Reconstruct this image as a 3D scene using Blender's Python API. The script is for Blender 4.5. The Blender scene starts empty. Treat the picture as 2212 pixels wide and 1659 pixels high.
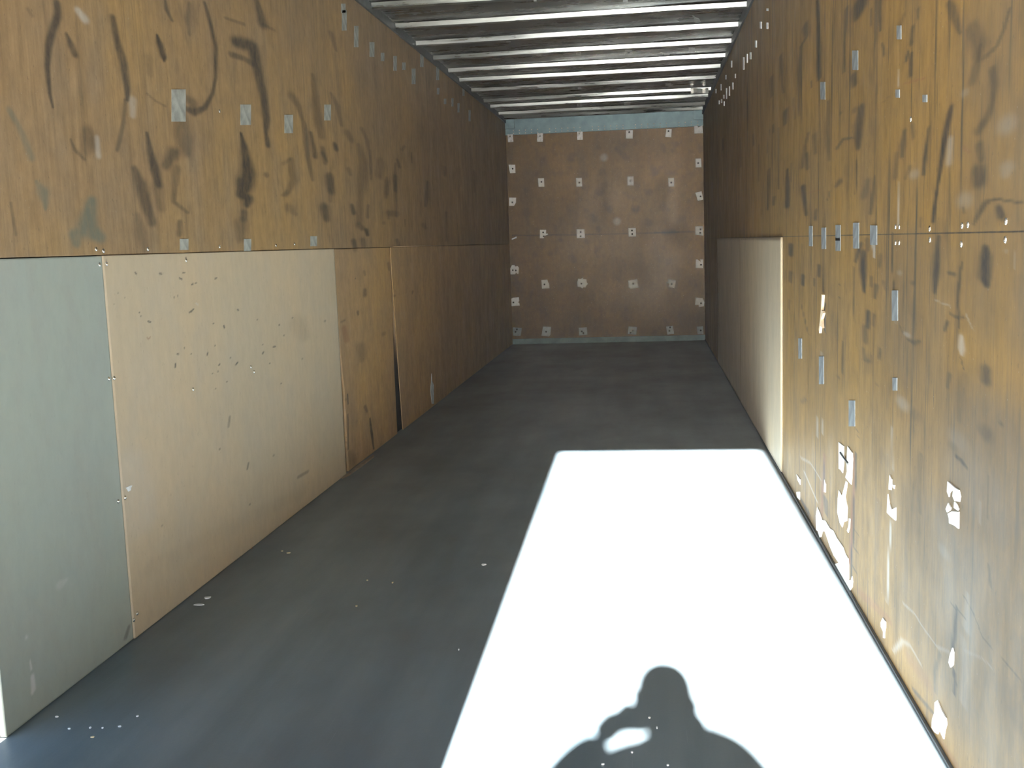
import bpy, bmesh, math, random
import numpy as np
from mathutils import Vector, Matrix

random.seed(7)
SC = bpy.context.scene
COL = SC.collection

# ---------------------------------------------------------------- camera, sky, sun, exposure
W, D, H = 2.4, 13.277, 2.788            # inner width, distance of the end wall, roof height (floor top is z = 0)
DOOR_Y = 0.45                           # plane of the rear door frame
SUN_EL = math.radians(23.74)
cam_d = bpy.data.cameras.new('camera')
cam_d.sensor_width = 36.0
cam_d.lens = 2291.93 * 36.0 / 2212.0
cam_d.clip_start = 0.02
cam_d.clip_end = 400
cam = bpy.data.objects.new('camera', cam_d)
COL.objects.link(cam)
YAW, PITCH, ROLL = -0.1303, -0.1310, -0.0339
fwd = Vector((math.sin(YAW)*math.cos(PITCH), math.cos(YAW)*math.cos(PITCH), math.sin(PITCH)))
rt = Vector((math.cos(YAW), -math.sin(YAW), 0))
up = rt.cross(fwd)
rt2 = rt*math.cos(ROLL) + up*math.sin(ROLL)
up2 = up*math.cos(ROLL) - rt*math.sin(ROLL)
cam.matrix_world = Matrix(((rt2.x, up2.x, -fwd.x, 1.7117), (rt2.y, up2.y, -fwd.y, 0.0), (rt2.z, up2.z, -fwd.z, 1.2565), (0, 0, 0, 1)))
SC.camera = cam

world = bpy.data.worlds.new('sky')
SC.world = world
world.use_nodes = True
wn = world.node_tree
sky = wn.nodes.new('ShaderNodeTexSky')
sky.sky_type = 'NISHITA'
sky.sun_disc = False
sky.sun_elevation = SUN_EL
sky.sun_rotation = math.radians(180.0)
sky.dust_density = 0.6
bg = wn.nodes['Background']
wn.links.new(sky.outputs['Color'], bg.inputs['Color'])
bg.inputs['Strength'].default_value = 0.52

sun_d = bpy.data.lights.new('sun', 'SUN')
sun_d.energy = 106.0
sun_d.angle = math.radians(0.6)
sun_d.color = (1.0, 0.98, 0.95)
sun = bpy.data.objects.new('sun', sun_d)
COL.objects.link(sun)
SUN_DIR = Vector((-0.008, math.cos(SUN_EL), -math.sin(SUN_EL))).normalized()
sun.rotation_euler = SUN_DIR.to_track_quat('-Z', 'Y').to_euler()
sun.location = (1.5, -20, 12)

SC.view_settings.view_transform = 'Standard'
SC.view_settings.look = 'None'
SC.view_settings.gamma = 1.0
SC.view_settings.use_curve_mapping = False
SC.view_settings.exposure = 1.0
SC.cycles.use_denoising = True
SC.cycles.max_bounces = 14
SC.cycles.diffuse_bounces = 10
SC.cycles.glossy_bounces = 6
SC.cycles.caustics_reflective = True
SC.cycles.blur_glossy = 0.5
SC.cycles.sample_clamp_indirect = 12.0

# ---------------------------------------------------------------- marks traced on the real walls, plus some painted shade (metres: along the wall, up the wall, half sizes)
STROKES_LEFT = [('d',.6,[3.053,2.005,.0192,.0101,3.051,1.969,.0218,.0115,3.019,1.927,.0188,.01,2.985,1.868,.0185,.0099,2.968,1.813,.0133,.0072,2.969,1.734,.01,.0054,2.981,1.695,.0051,.0027]),('d',.55,[3.091,1.923,.009,.0047,3.112,1.895,.02,.0103,3.13,1.87,.0166,.0085]),('d',.3,[2.896,1.955,.0095,.0052,2.913,1.941,.008,.0044]),('a',.5,[2.757,1.664,.0131,.0076,2.791,1.631,.0135,.0077,2.821,1.587,.0153,.0086,2.845,1.542,.0171,.0096]),('a',.6,[2.861,1.476,.0095,.0053,2.888,1.449,.0282,.0155,2.896,1.423,.0178,.0098,2.892,1.4,.0065,.0036]),('d',.55,[3.387,2.031,.0191,.0091,3.402,1.965,.0236,.0112,3.437,1.896,.0274,.0129,3.451,1.817,.0222,.0104,3.444,1.776,.0111,.0052]),('d',.4,[3.428,1.774,.011,.0052,3.405,1.7,.013,.0062,3.367,1.636,.0149,.0071,3.346,1.604,.0105,.0051]),('d',.65,[3.706,2.033,.0101,.0044,3.72,2.006,.0254,.0111,3.744,1.967,.0258,.0112,3.745,1.951,.0103,.0045]),('d',.5,[3.791,2.171,.0105,.0045,3.799,2.14,.0184,.0079,3.838,2.11,.0134,.0057]),('d',.3,[4.003,2.205,.0145,.0059,3.978,2.143,.0216,.0089,3.983,2.087,.0144,.0059]),('d',.55,[4.153,2.237,.0156,.0062,4.201,2.163,.0192,.0075,4.234,2.084,.0195,.0075,4.212,1.959,.0145,.0056,4.169,1.892,.0159,.0062,4.082,1.826,.0214,.0085,3.975,1.796,.029,.0119,3.892,1.804,.0195,.0082]),('d',.35,[3.886,1.843,.0306,.0128,3.981,1.832,.0364,.0149,3.963,1.812,.0289,.0119]),('d',.3,[3.591,1.816,.0072,.0032,3.66,1.798,.0087,.0038,3.733,1.79,.0077,.0034]),('d',.5,[4.738,2.374,.0321,.0112,4.777,2.321,.051,.0176,4.8,2.285,.0618,.0213]),('d',.35,[4.355,2.221,.0137,.0052,4.565,2.236,.0187,.0067]),('d',.3,[4.82,2.282,.0166,.0057,4.943,2.284,.0218,.0073]),('d',.6,[4.459,2.142,.0538,.0198,4.549,2.152,.0652,.0236,4.661,2.158,.0683,.0241,4.688,2.095,.0633,.0222,4.723,2.019,.0563,.0196,4.758,1.941,.049,.017,4.774,1.86,.0412,.0142,4.752,1.795,.0246,.0085,4.772,1.741,.0289,.01]),('d',.45,[4.397,2.081,.0315,.0117,4.538,2.088,.0297,.0108,4.648,2.082,.035,.0124]),('d',.65,[4.445,1.766,.0108,.004,4.472,1.716,.0365,.0134,4.488,1.658,.0552,.0201,4.505,1.599,.0836,.0303,4.46,1.55,.0912,.0334,4.408,1.508,.0536,.0198,4.486,1.491,.0554,.0202,4.463,1.464,.0366,.0134]),('d',.4,[4.4,1.56,.032,.0119,4.38,1.5,.0247,.0092]),('d',.5,[4.421,1.429,.0396,.0146,4.416,1.403,.0395,.0146]),('d',.35,[4.385,1.376,.071,.0264,4.366,1.323,.0529,.0197]),('d',.6,[3.568,1.681,.0095,.0043,3.582,1.624,.0216,.0097,3.607,1.561,.0365,.0164,3.629,1.508,.0271,.0121]),('d',.5,[3.456,1.551,.0224,.0105,3.492,1.501,.0401,.0185,3.526,1.428,.041,.0187,3.552,1.375,.0333,.0151]),('d',.25,[3.621,1.497,.0491,.0219,3.633,1.426,.031,.0138]),('d',.35,[3.846,1.77,.0614,.026,3.856,1.709,.0825,.0348,3.879,1.648,.0557,.0233]),('d',.45,[3.769,1.628,.0462,.0199,3.696,1.578,.0318,.014]),('d',.35,[3.786,1.572,.0333,.0143,3.762,1.515,.0264,.0114,3.739,1.452,.0183,.0079,3.853,1.415,.0139,.0058]),('d',.4,[3.779,1.379,.0187,.008,3.764,1.333,.0213,.0091]),('a',.8,[3.159,1.432,.0286,.0145,3.133,1.388,.0423,.0216,3.117,1.349,.0559,.0287,3.189,1.321,.0341,.0171]),('a',.7,[3.041,1.33,.0312,.0164,3.046,1.302,.0223,.0117]),('d',.2,[3.174,1.638,.0477,.0241,3.162,1.618,.0521,.0264,3.137,1.583,.028,.0143]),('d',.35,[3.062,1.613,.0053,.0028,3.083,1.583,.009,.0047,3.133,1.559,.0093,.0048]),('d',.25,[3.451,1.395,.0225,.0105,3.463,1.332,.0454,.0211,3.49,1.284,.0346,.016]),('d',.4,[5.158,2.007,.0596,.0191,5.246,1.973,.0444,.014,5.306,1.903,.0303,.0094,5.34,1.813,.0461,.0143,5.349,1.728,.0361,.0111,5.406,1.621,.0264,.008]),('d',.35,[5.508,2.163,.027,.0081,5.536,2.031,.0601,.018,5.568,1.915,.0831,.0247,5.612,1.862,.0564,.0166]),('d',.35,[5.831,2.11,.0302,.0086,5.94,2.056,.0564,.0158,5.999,1.959,.032,.0089]),('d',.5,[5.425,1.86,.0264,.008,5.469,1.745,.0376,.0114]),('d',.4,[5.614,1.797,.0395,.0116,5.642,1.725,.04,.0117]),('d',.45,[5.713,1.646,.0879,.0254,5.729,1.58,.0738,.0213]),('d',.5,[5.582,1.483,.0788,.0233,5.614,1.425,.057,.0167]),('d',.4,[5.852,1.834,.0428,.0121,5.864,1.818,.043,.0121]),('d',.3,[5.077,1.693,.0466,.0151,5.107,1.605,.0591,.019,4.978,1.524,.027,.0089]),('d',.3,[5.012,1.466,.0572,.0187,5.1,1.438,.0284,.0091]),('d',.35,[5.893,2.438,.0551,.0156,5.969,2.367,.0314,.0088]),('g',.5,[3.171,2.007,.0187,.0095,3.205,1.99,.0239,.012]),('g',.4,[3.221,1.633,.0137,.0068,3.221,1.575,.0157,.0078]),('g',.35,[3.483,1.781,.0249,.0115,3.474,1.728,.018,.0084]),('d',.3,[2.727,1.412,.0072,.0042,2.735,1.328,.0058,.0034]),('d',.2,[3.623,1.936,.0363,.0163,3.627,1.889,.0243,.0109]),('d',.35,[6.12,1.925,.0713,.0194,6.185,1.897,.0638,.0171]),('d',.4,[5.836,1.843,.0326,.0092,5.863,1.813,.0411,.0116]),('d',.35,[6.097,1.718,.0445,.0121,6.127,1.691,.0359,.0097]),('d',.55,[6.128,1.513,.0361,.0097,6.156,1.47,.0455,.0122]),('d',.35,[6.442,1.981,.0492,.0127,6.549,1.925,.0407,.0103,6.595,1.853,.0331,.0083,6.623,1.788,.025,.0063,6.603,1.689,.0208,.0052]),('d',.3,[6.345,1.873,.0575,.015,6.442,1.78,.0988,.0255,6.378,1.651,.0972,.0253,6.319,1.549,.067,.0175,6.276,1.423,.0662,.0175]),('d',.45,[6.42,1.375,.0396,.0102,6.454,1.345,.04,.0103]),('d',.5,[6.123,1.304,.0543,.0146,6.151,1.26,.0457,.0122]),('d',.4,[6.329,1.309,.0579,.0151,6.343,1.278,.0484,.0126]),('d',.4,[7.267,1.742,.0625,.0143,7.248,1.65,.0499,.0114]),('d',.3,[7.018,1.695,.0702,.0166,6.975,1.594,.0463,.011]),('d',.3,[7.023,1.491,.0823,.0195,7.24,1.491,.0748,.0172]),('d',.35,[5.607,1.77,.0377,.0111,5.675,1.736,.0232,.0068]),('d',.3,[5.723,1.663,.0472,.0136,5.697,1.527,.0392,.0113]),('d',.25,[6.861,1.81,.1117,.0271,6.801,1.726,.088,.0215]),('d',.3,[4.927,1.522,.0178,.0059,5.002,1.541,.0304,.01]),('d',.25,[4.966,1.673,.0239,.0079,5.093,1.706,.0176,.0057]),('d',.45,[4.728,1.606,.0327,.0114]),('d',.4,[6.252,1.398,.0658,.0174,6.325,1.384,.0577,.0151]),('d',.4,[7.273,1.837,.0207,.0047,7.252,1.733,.0515,.0118,7.255,1.649,.0516,.0118,7.248,1.569,.0372,.0085,7.239,1.474,.033,.0076]),('d',.35,[7.339,1.861,.0421,.0096,7.394,1.822,.0534,.012]),('d',.4,[8.354,1.763,.0543,.0109,8.273,1.63,.0667,.0135,8.235,1.576,.0529,.0107]),('d',.35,[7.796,1.949,.0221,.0047,7.827,1.876,.0223,.0048]),('d',.3,[7.504,1.945,.0439,.0098,7.598,1.977,.0337,.0074]),('d',.3,[7.024,1.493,.0486,.0115,7.017,1.456,.0388,.0092]),('d',.4,[7.226,1.309,.0515,.0118,7.26,1.276,.0416,.0095]),('d',.3,[6.877,1.422,.0467,.0113]),('d',.3,[9.064,1.543,.0639,.0118,9.043,1.308,.0447,.0082]),('d',.25,[9.118,1.925,.0643,.0118,9.104,1.866,.0802,.0148]),('d',.3,[7.49,1.455,.0206,.0046,7.479,1.406,.0206,.0046]),('d',.3,[8.124,1.425,.0775,.0159,8.198,1.404,.0526,.0107]),('d',.25,[10.684,1.993,.0527,.0083,10.678,1.788,.0439,.0069]),('d',.25,[7.013,1.72,.0386,.0092,6.992,1.619,.0577,.0137]),('d',.35,[6.494,1.522,.0334,.0085,6.472,1.454,.0415,.0106]),('d',.4,[6.439,1.369,.0411,.0106,6.442,1.343,.033,.0085]),('d',.3,[6.604,1.867,.016,.004,6.6,1.718,.0161,.004])]
STROKES_RIGHT = [('d',.7,[4.514,2.18,.0368,.0056,4.494,2.092,.0329,.005,4.492,2.008,.0439,.0067,4.49,1.94,.0586,.009,4.47,1.87,.0509,.0079]),('d',.6,[3.881,2.016,.0325,.0058,3.892,1.96,.0273,.0049,3.917,1.907,.0221,.0039,3.927,1.811,.0168,.003]),('d',.75,[3.641,1.984,.1186,.0226,3.652,1.968,.1075,.0204,3.687,1.953,.0609,.0115]),('d',.5,[3.47,1.931,.0129,.0026,3.478,1.881,.013,.0026]),('d',.6,[3.347,1.93,.0279,.0058,3.344,1.876,.02,.0042,3.332,1.841,.0119,.0025]),('d',.6,[3.306,1.799,.0117,.0025,3.279,1.762,.0135,.0029]),('d',.5,[2.947,1.776,.0216,.0051,2.96,1.738,.0218,.0052]),('d',.6,[2.991,1.725,.0127,.003,3.013,1.703,.0162,.0038]),('d',.6,[2.955,1.712,.0156,.0037,2.963,1.658,.0219,.0052]),('d',.4,[2.89,1.811,.0177,.0043,2.896,1.788,.0119,.0029]),('d',.3,[3.045,1.828,.0198,.0045,3.093,1.792,.017,.0039]),('d',.5,[2.611,1.766,.0239,.0065,2.574,1.74,.0326,.0089,2.526,1.693,.0179,.005,2.514,1.68,.0089,.0025]),('d',.35,[2.429,1.678,.0413,.012,2.375,1.627,.0495,.0148,2.383,1.602,.0299,.0089,2.42,1.566,.031,.0091]),('d',.35,[2.37,1.629,.0138,.0041,2.383,1.602,.012,.0036]),('d',.4,[2.19,1.667,.0083,.0027,2.221,1.636,.012,.0038,2.262,1.61,.0125,.0039,2.344,1.601,.0154,.0047]),('d',.4,[2.286,1.569,.0229,.0071,2.274,1.534,.0227,.0071,2.281,1.507,.0183,.0057,2.315,1.476,.0237,.0073,2.372,1.459,.0299,.009]),('d',.75,[2.571,1.533,.0164,.0045,2.587,1.516,.0238,.0065,2.615,1.483,.0244,.0066,2.642,1.432,.0225,.006,2.664,1.387,.0178,.0048,2.681,1.354,.0103,.0027,2.703,1.307,.0185,.0049,2.714,1.276,.016,.0042]),('d',.6,[2.771,1.505,.011,.0028,2.8,1.434,.0225,.0057,2.812,1.396,.0171,.0043]),('d',.4,[2.36,1.428,.0247,.0074,2.347,1.398,.0196,.0059]),('d',.5,[2.365,1.375,.0448,.0135,2.359,1.354,.0446,.0135]),('d',.5,[2.387,1.267,.0102,.0031,2.349,1.288,.0158,.0048,2.311,1.307,.0171,.0053,2.256,1.314,.0072,.0023,2.088,1.3,.0062,.0021]),('d',.55,[2.228,1.296,.0177,.0057,2.209,1.279,.0243,.0079]),('d',.4,[2.464,1.303,.0109,.0031,2.457,1.29,.0087,.0025]),('d',.6,[3.613,1.655,.0473,.0092,3.647,1.608,.0724,.0139,3.657,1.563,.0608,.0117,3.656,1.53,.0341,.0065]),('d',.4,[3.723,1.658,.0503,.0094]),('d',.6,[3.741,1.773,.0506,.0094,3.727,1.743,.0452,.0085]),('d',.5,[3.691,1.495,.0124,.0024,3.676,1.447,.0148,.0028,3.698,1.382,.0125,.0024]),('d',.35,[3.499,1.414,.0491,.0099,3.553,1.372,.0577,.0114]),('d',.5,[3.391,1.422,.0167,.0035,3.42,1.371,.0299,.0062,3.449,1.314,.0261,.0053]),('d',.5,[3.018,1.523,.0197,.0046,3.041,1.487,.0333,.0077,3.047,1.456,.0201,.0047]),('d',.35,[2.931,1.529,.0185,.0045,2.922,1.495,.0153,.0037]),('d',.3,[2.956,1.423,.0221,.0053,3.002,1.396,.0163,.0038]),('d',.35,[3.107,1.469,.0244,.0055,3.121,1.406,.0318,.0072]),('d',.4,[4.242,1.751,.0328,.0054,4.239,1.643,.046,.0076,4.219,1.534,.0327,.0054]),('d',.4,[4.577,1.659,.0538,.0082,4.556,1.587,.0458,.007]),('d',.45,[4.757,1.682,.0416,.0061,4.841,1.641,.0431,.0062,4.928,1.554,.0628,.0089]),('d',.5,[4.798,1.6,.0424,.0062,4.776,1.537,.0505,.0074]),('d',.7,[4.904,1.464,.0712,.0101,4.882,1.431,.0618,.0089,4.815,1.341,.043,.0063]),('d',.5,[4.531,1.352,.038,.0059,4.55,1.317,.046,.0071]),('d',.65,[5.452,1.574,.0441,.0056,5.435,1.482,.0768,.0099,5.451,1.398,.0885,.0113]),('d',.55,[5.507,1.86,.1005,.0126,5.524,1.806,.0675,.0085]),('d',.45,[5.71,2.158,.0716,.0086,5.651,2.027,.0469,.0057,5.593,1.962,.0345,.0042]),('d',.45,[6.13,2.111,.0829,.0093,6.096,2.013,.0685,.0077]),('d',.5,[6.03,1.851,.0403,.0046,6.044,1.814,.0541,.0062]),('d',.4,[6.24,1.841,.036,.004,6.316,1.727,.037,.0041]),('d',.5,[6.244,1.625,.0653,.0073,6.283,1.521,.0736,.0081,6.322,1.408,.0672,.0074]),('d',.5,[6.001,1.462,.0537,.0062,6.022,1.423,.0541,.0063]),('d',.5,[4.85,2.143,.0854,.0121,4.807,2.093,.0588,.0084,4.981,2.081,.0452,.0062,5.025,1.988,.0646,.0089,5.047,1.864,.0373,.0051,5.023,1.785,.0232,.0032]),('d',.5,[4.66,1.886,.0238,.0035,4.659,1.862,.0238,.0035]),('d',.4,[3.979,1.678,.0288,.0051]),('d',.5,[3.984,1.44,.0524,.0092,4.058,1.428,.0363,.0063]),('d',.5,[4.199,1.414,.0195,.0033,4.247,1.383,.0166,.0027]),('d',.5,[4.048,1.563,.036,.0062,3.933,1.583,.0282,.005,3.744,1.571,.0128,.0024]),('d',.2,[3.301,1.63,.0098,.0021,3.207,1.636,.0092,.002]),('d',.4,[7.156,1.904,.0571,.0055,7.111,1.836,.0564,.0055]),('d',.4,[9.961,2.132,.0828,.0057,9.878,2.035,.0815,.0057]),('d',.5,[5.772,1.81,.0308,.0037,5.806,1.499,.028,.0034]),('d',.3,[5.317,1.593,.0314,.0041,5.317,1.511,.0314,.0041]),('d',.3,[2.826,1.288,.0116,.0029,2.84,1.267,.0117,.0029]),('d',.3,[8.136,1.966,.0617,.0052,8.087,1.763,.0611,.0052]),('d',.3,[6.795,1.809,.0429,.0044,6.846,1.592,.0525,.0053]),('d',.3,[7.548,2.163,.0528,.0048,7.558,1.971,.0531,.0048]),('d',.35,[5.216,1.886,.03,.004,5.191,1.79,.0297,.004]),('w',.25,[2.189,1.452,.0506,.0165]),('w',.25,[2.182,1.369,.0379,.0124,2.19,1.359,.0255,.0083]),('w',.2,[2.471,1.549,.027,.0077]),('w',.25,[2.577,1.46,.0237,.0065,2.585,1.408,.0263,.0072]),('w',.2,[2.908,1.401,.0458,.0111]),('w',.2,[2.454,1.318,.0539,.0157]),('r',.5,[3.026,1.646,.0073,.0017,2.878,1.635,.0074,.0018,2.821,1.63,.0071,.0018]),('r',.35,[2.473,1.432,.0131,.0038,2.43,1.42,.0084,.0025]),('r',.3,[4.882,1.431,.0197,.0028,4.44,1.43,.0182,.0029]),('w',.45,[3.107,1.695,.0077,.0017,3.104,1.648,.0077,.0017]),('w',.4,[3.086,1.392,.0077,.0018,3.078,1.269,.0077,.0018]),('d',.65,[5.315,1.205,.0845,.0112,5.315,1.163,.0845,.0112]),('d',.5,[5.314,1.072,.0741,.0098,5.33,1.029,.0427,.0056]),('d',.7,[4.899,1.072,.0539,.0078,4.907,1.033,.0451,.0065]),('d',.6,[4.451,1.128,.0369,.0058,4.449,1.087,.0369,.0059]),('d',.5,[4.563,1.071,.0194,.003,4.562,1.041,.0194,.003]),('d',.4,[5.34,.937,.0322,.0043,5.367,.892,.0271,.0036]),('d',.6,[4.363,1.244,.0177,.0028,4.359,1.113,.0177,.0029,4.339,1.028,.0176,.0029]),('d',.5,[4.96,1.213,.0205,.0029,4.965,.945,.0207,.0029,4.741,.825,.0189,.0028]),('d',.55,[3.593,1.219,.0333,.0065,3.64,1.195,.0293,.0057,3.688,1.161,.0251,.0048]),('d',.7,[3.556,1.191,.0466,.0093,3.554,1.136,.0583,.0116,3.54,1.09,.0371,.0074,3.539,1.066,.0185,.0037]),('d',.4,[3.501,1.233,.0315,.0064,3.488,1.201,.0269,.0054]),('d',.3,[3.307,1.186,.0281,.006,3.315,1.155,.0283,.0061]),('d',.45,[3.429,1.117,.0217,.0045,3.427,1.09,.0217,.0045]),('d',.55,[3.353,1.093,.0332,.007,3.372,1.057,.021,.0044]),('d',.7,[3.467,1.006,.0312,.0064,3.476,.959,.0314,.0064]),('d',.45,[3.38,1.003,.0211,.0045,3.389,.971,.0213,.0045]),('d',.4,[3.521,.951,.0461,.0093,3.508,.91,.0412,.0084]),('k',.9,[3.148,1.249,.0081,.0018,3.139,1.16,.0081,.0018,3.124,1.086,.009,.002,3.117,1.037,.008,.0018]),('d',.5,[3.7,1.141,.0113,.0022,3.721,1.048,.0115,.0022,3.692,.956,.0113,.0022]),('d',.6,[2.66,1.24,.0179,.0048,2.669,1.195,.0284,.0076,2.679,1.146,.0287,.0076,2.69,1.107,.0158,.0042]),('d',.9,[2.304,1.215,.0238,.0074,2.298,1.195,.0398,.0124,2.305,1.159,.0401,.0125,2.289,1.142,.0207,.0065]),('k',.7,[2.466,1.182,.0077,.0022,2.484,1.137,.0078,.0023,2.487,1.091,.0067,.0019,2.477,1.037,.0056,.0016]),('d',.5,[2.461,.973,.0049,.0014,2.437,.95,.0048,.0014]),('d',.5,[2.567,1.157,.0143,.004,2.526,1.155,.0162,.0046]),('d',.4,[2.905,1.12,.0247,.0061]),('d',.45,[2.548,1.064,.0118,.0033,2.501,1.059,.0114,.0033,2.446,1.063,.0109,.0032]),('d',.5,[2.571,1.042,.0169,.0047,2.594,1.02,.0098,.0027]),('d',.45,[2.943,.967,.0128,.0031,2.88,.965,.0244,.0061,2.82,.975,.0117,.003]),('d',.4,[3.045,.998,.0085,.002,3.01,.981,.0075,.0018]),('d',.5,[3.292,.908,.0161,.0035,3.3,.877,.0142,.0031]),('d',.35,[3.253,1.11,.0195,.0043,3.232,1.09,.0154,.0034]),('d',.35,[3.541,.883,.0187,.0038,3.516,.848,.0277,.0056,3.426,.854,.0219,.0046,3.416,.873,.013,.0027]),('d',.5,[2.28,.966,.0331,.0105,2.278,.945,.0331,.0105]),('d',.4,[2.544,.923,.019,.0054,2.56,.891,.012,.0034]),('d',.2,[2.436,.934,.0325,.0096,2.444,.887,.0438,.0129,2.462,.835,.0334,.0098]),('d',.35,[2.274,.836,.0474,.0151]),('d',.2,[2.853,.777,.0604,.0152]),('d',.4,[2.176,.871,.0121,.004]),('d',.2,[2.503,.761,.0347,.01]),('d',.35,[4.936,.495,.037,.0054,4.801,.528,.035,.0052]),('d',.4,[3.327,.793,.0165,.0036]),('d',.4,[3.987,.731,.0299,.0054]),('d',.4,[3.919,.871,.0128,.0023,3.914,.756,.0129,.0023]),('d',.55,[3.976,1.071,.0176,.0031]),('d',.55,[3.974,1.024,.0176,.0031]),('w',.45,[3.093,1.076,.0088,.002,3.088,.999,.0088,.002]),('w',.5,[4.368,.782,.0179,.0029,4.36,.747,.0215,.0035]),('w',.6,[4.365,.688,.0359,.0059,4.354,.672,.0286,.0047]),('w',.45,[2.459,1.019,.0154,.0045,2.454,.993,.0241,.0071,2.451,.981,.0131,.0039]),('w',.35,[2.944,.979,.0255,.0062,2.976,.98,.0196,.0047]),('w',.3,[2.128,1.211,.004,.0014,2.127,1.178,.0048,.0016]),('w',.3,[2.675,1.087,.0058,.0016,2.55,1.081,.0059,.0017]),('w',.35,[2.425,1.07,.0048,.0014,2.375,1.042,.0046,.0014]),('w',.25,[2.174,1.211,.0118,.0039]),('w',.25,[3.053,1.142,.0273,.0064]),('w',.6,[3.413,1.242,.0128,.0027,3.401,1.215,.017,.0035,3.389,1.18,.0094,.002]),('w',.35,[4.491,.501,.0191,.0031,4.47,.419,.0228,.0037]),('w',.35,[4.361,.517,.0161,.0026,4.341,.455,.0179,.003]),('w',.2,[2.998,.786,.0668,.016]),('w',.15,[2.47,.784,.0675,.0197]),('k',.95,[3.644,.515,.0112,.0022,3.658,.405,.0113,.0022,3.688,.219,.0152,.003,3.706,.107,.0118,.0023,3.72,.057,.0119,.0023]),('r',.9,[3.67,.506,.0114,.0022,3.684,.399,.015,.0029,3.711,.212,.0192,.0037,3.737,.097,.0157,.003]),('r',.7,[4.281,.382,.0204,.0034,4.304,.308,.031,.0052,4.343,.176,.0264,.0044,4.378,.096,.0269,.0044]),('k',.7,[4.28,.365,.0156,.0026,4.294,.293,.0157,.0026,4.318,.243,.0159,.0027]),('d',.5,[4.265,.204,.061,.0103,4.238,.15,.0402,.0069]),('d',.6,[4.912,.034,.0678,.01,4.779,.029,.077,.0117,4.715,.016,.05,.0077]),('k',.7,[4.729,.042,.0377,.0058,4.703,.034,.0373,.0057]),('d',.5,[2.473,.744,.0165,.0048,2.44,.743,.0161,.0048,2.399,.736,.0109,.0033]),('k',.55,[2.499,.391,.0053,.0015,2.382,.397,.0048,.0015]),('k',.5,[2.402,.444,.0048,.0015,2.322,.429,.0045,.0014,2.26,.4,.0043,.0014,2.027,.405,.0034,.0012]),('d',.6,[2.448,.398,.0099,.0029,2.459,.323,.0134,.004,2.474,.282,.0118,.0035]),('k',.85,[2.462,.245,.0101,.003,2.448,.22,.0116,.0035,2.453,.187,.01,.003]),('d',.35,[2.58,.234,.0148,.0042,2.614,.177,.0152,.0043,2.61,.123,.0152,.0043]),('d',.5,[2.828,.034,.0179,.0046,2.75,.044,.0212,.0056,2.626,.061,.0135,.0038]),('d',.25,[2.792,.684,.0212,.0055,2.809,.613,.0259,.0066,2.793,.533,.0214,.0055]),('d',.25,[2.246,.751,.0068,.0022,2.245,.661,.0068,.0022]),('d',.3,[2.231,.566,.0068,.0022,2.214,.526,.008,.0026]),('d',.15,[2.022,.475,.0445,.0161,2.017,.426,.0444,.0162,2.02,.319,.0561,.0204]),('w',.4,[2.948,.231,.0097,.0024,2.83,.246,.0089,.0023,2.72,.24,.0082,.0022,2.599,.243,.0075,.0021,2.499,.271,.0069,.002]),('w',.3,[2.384,.32,.0063,.0019,2.257,.354,.0056,.0018,2.174,.361,.004,.0013]),('w',.35,[3.066,.046,.0132,.0031,2.954,.121,.0195,.0048,2.87,.142,.0138,.0035,2.756,.135,.0106,.0028]),('w',.35,[4.949,.231,.0209,.003,4.658,.268,.0185,.0029,4.372,.257,.0163,.0027]),('w',.4,[4.848,.188,.0263,.0039,4.479,.142,.0225,.0036]),('w',.4,[2.367,.456,.0123,.0038,2.372,.376,.0248,.0076]),('w',.25,[2.394,.343,.0221,.0067,2.373,.277,.0218,.0067,2.383,.198,.0252,.0078]),('w',.25,[2.561,.495,.0449,.0127]),('w',.3,[2.297,.684,.0071,.0023,2.296,.638,.0071,.0023]),('w',.8,[3.11,.426,.0082,.0019,3.132,.337,.0083,.0019,3.156,.161,.0085,.002]),('d',.2,[3.289,.438,.0299,.0066,3.308,.231,.0366,.008,3.318,.111,.037,.0081]),('w',.3,[3.118,.698,.0081,.0019,3.105,.577,.0081,.0019]),('d',.5,[3.648,.598,.0112,.0022,3.608,.596,.011,.0022]),('d',.5,[3.629,.579,.0111,.0022,3.6,.579,.0109,.0022]),('k',.5,[3.651,.244,.0114,.0023,3.595,.245,.011,.0022]),('d',.5,[3.667,.179,.0115,.0023,3.603,.183,.0145,.0029]),('d',.5,[3.683,.107,.0116,.0023,3.626,.106,.0147,.0029]),('r',.35,[3.568,.054,.05,.0102,3.301,.097,.0488,.0108,3.125,.12,.0382,.0089]),('r',.25,[2.867,.101,.0575,.0146,2.691,.116,.0607,.0165]),('r',.3,[2.527,.021,.0358,.0104,2.421,.027,.0328,.01]),('a',.7,[2.162,.256,.4235,.144,2.162,.607,.3867,.1304,2.209,.833,.3131,.1027]),('a',.5,[2.097,1.119,.3516,.1209,2.147,1.421,.3364,.112,2.274,1.648,.2876,.0897]),('a',.45,[2.664,.215,.3449,.0946,2.684,.509,.302,.0816]),('a',.35,[2.951,.934,.3076,.0746,2.82,1.184,.277,.07]),('w',.12,[2.469,.348,.1836,.0543,2.409,.532,.2076,.0627]),('w',.14,[2.321,.712,.1905,.0595])]  # closing broad strokes: grey dust plus painted shade that dims the bright doorway end
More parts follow.
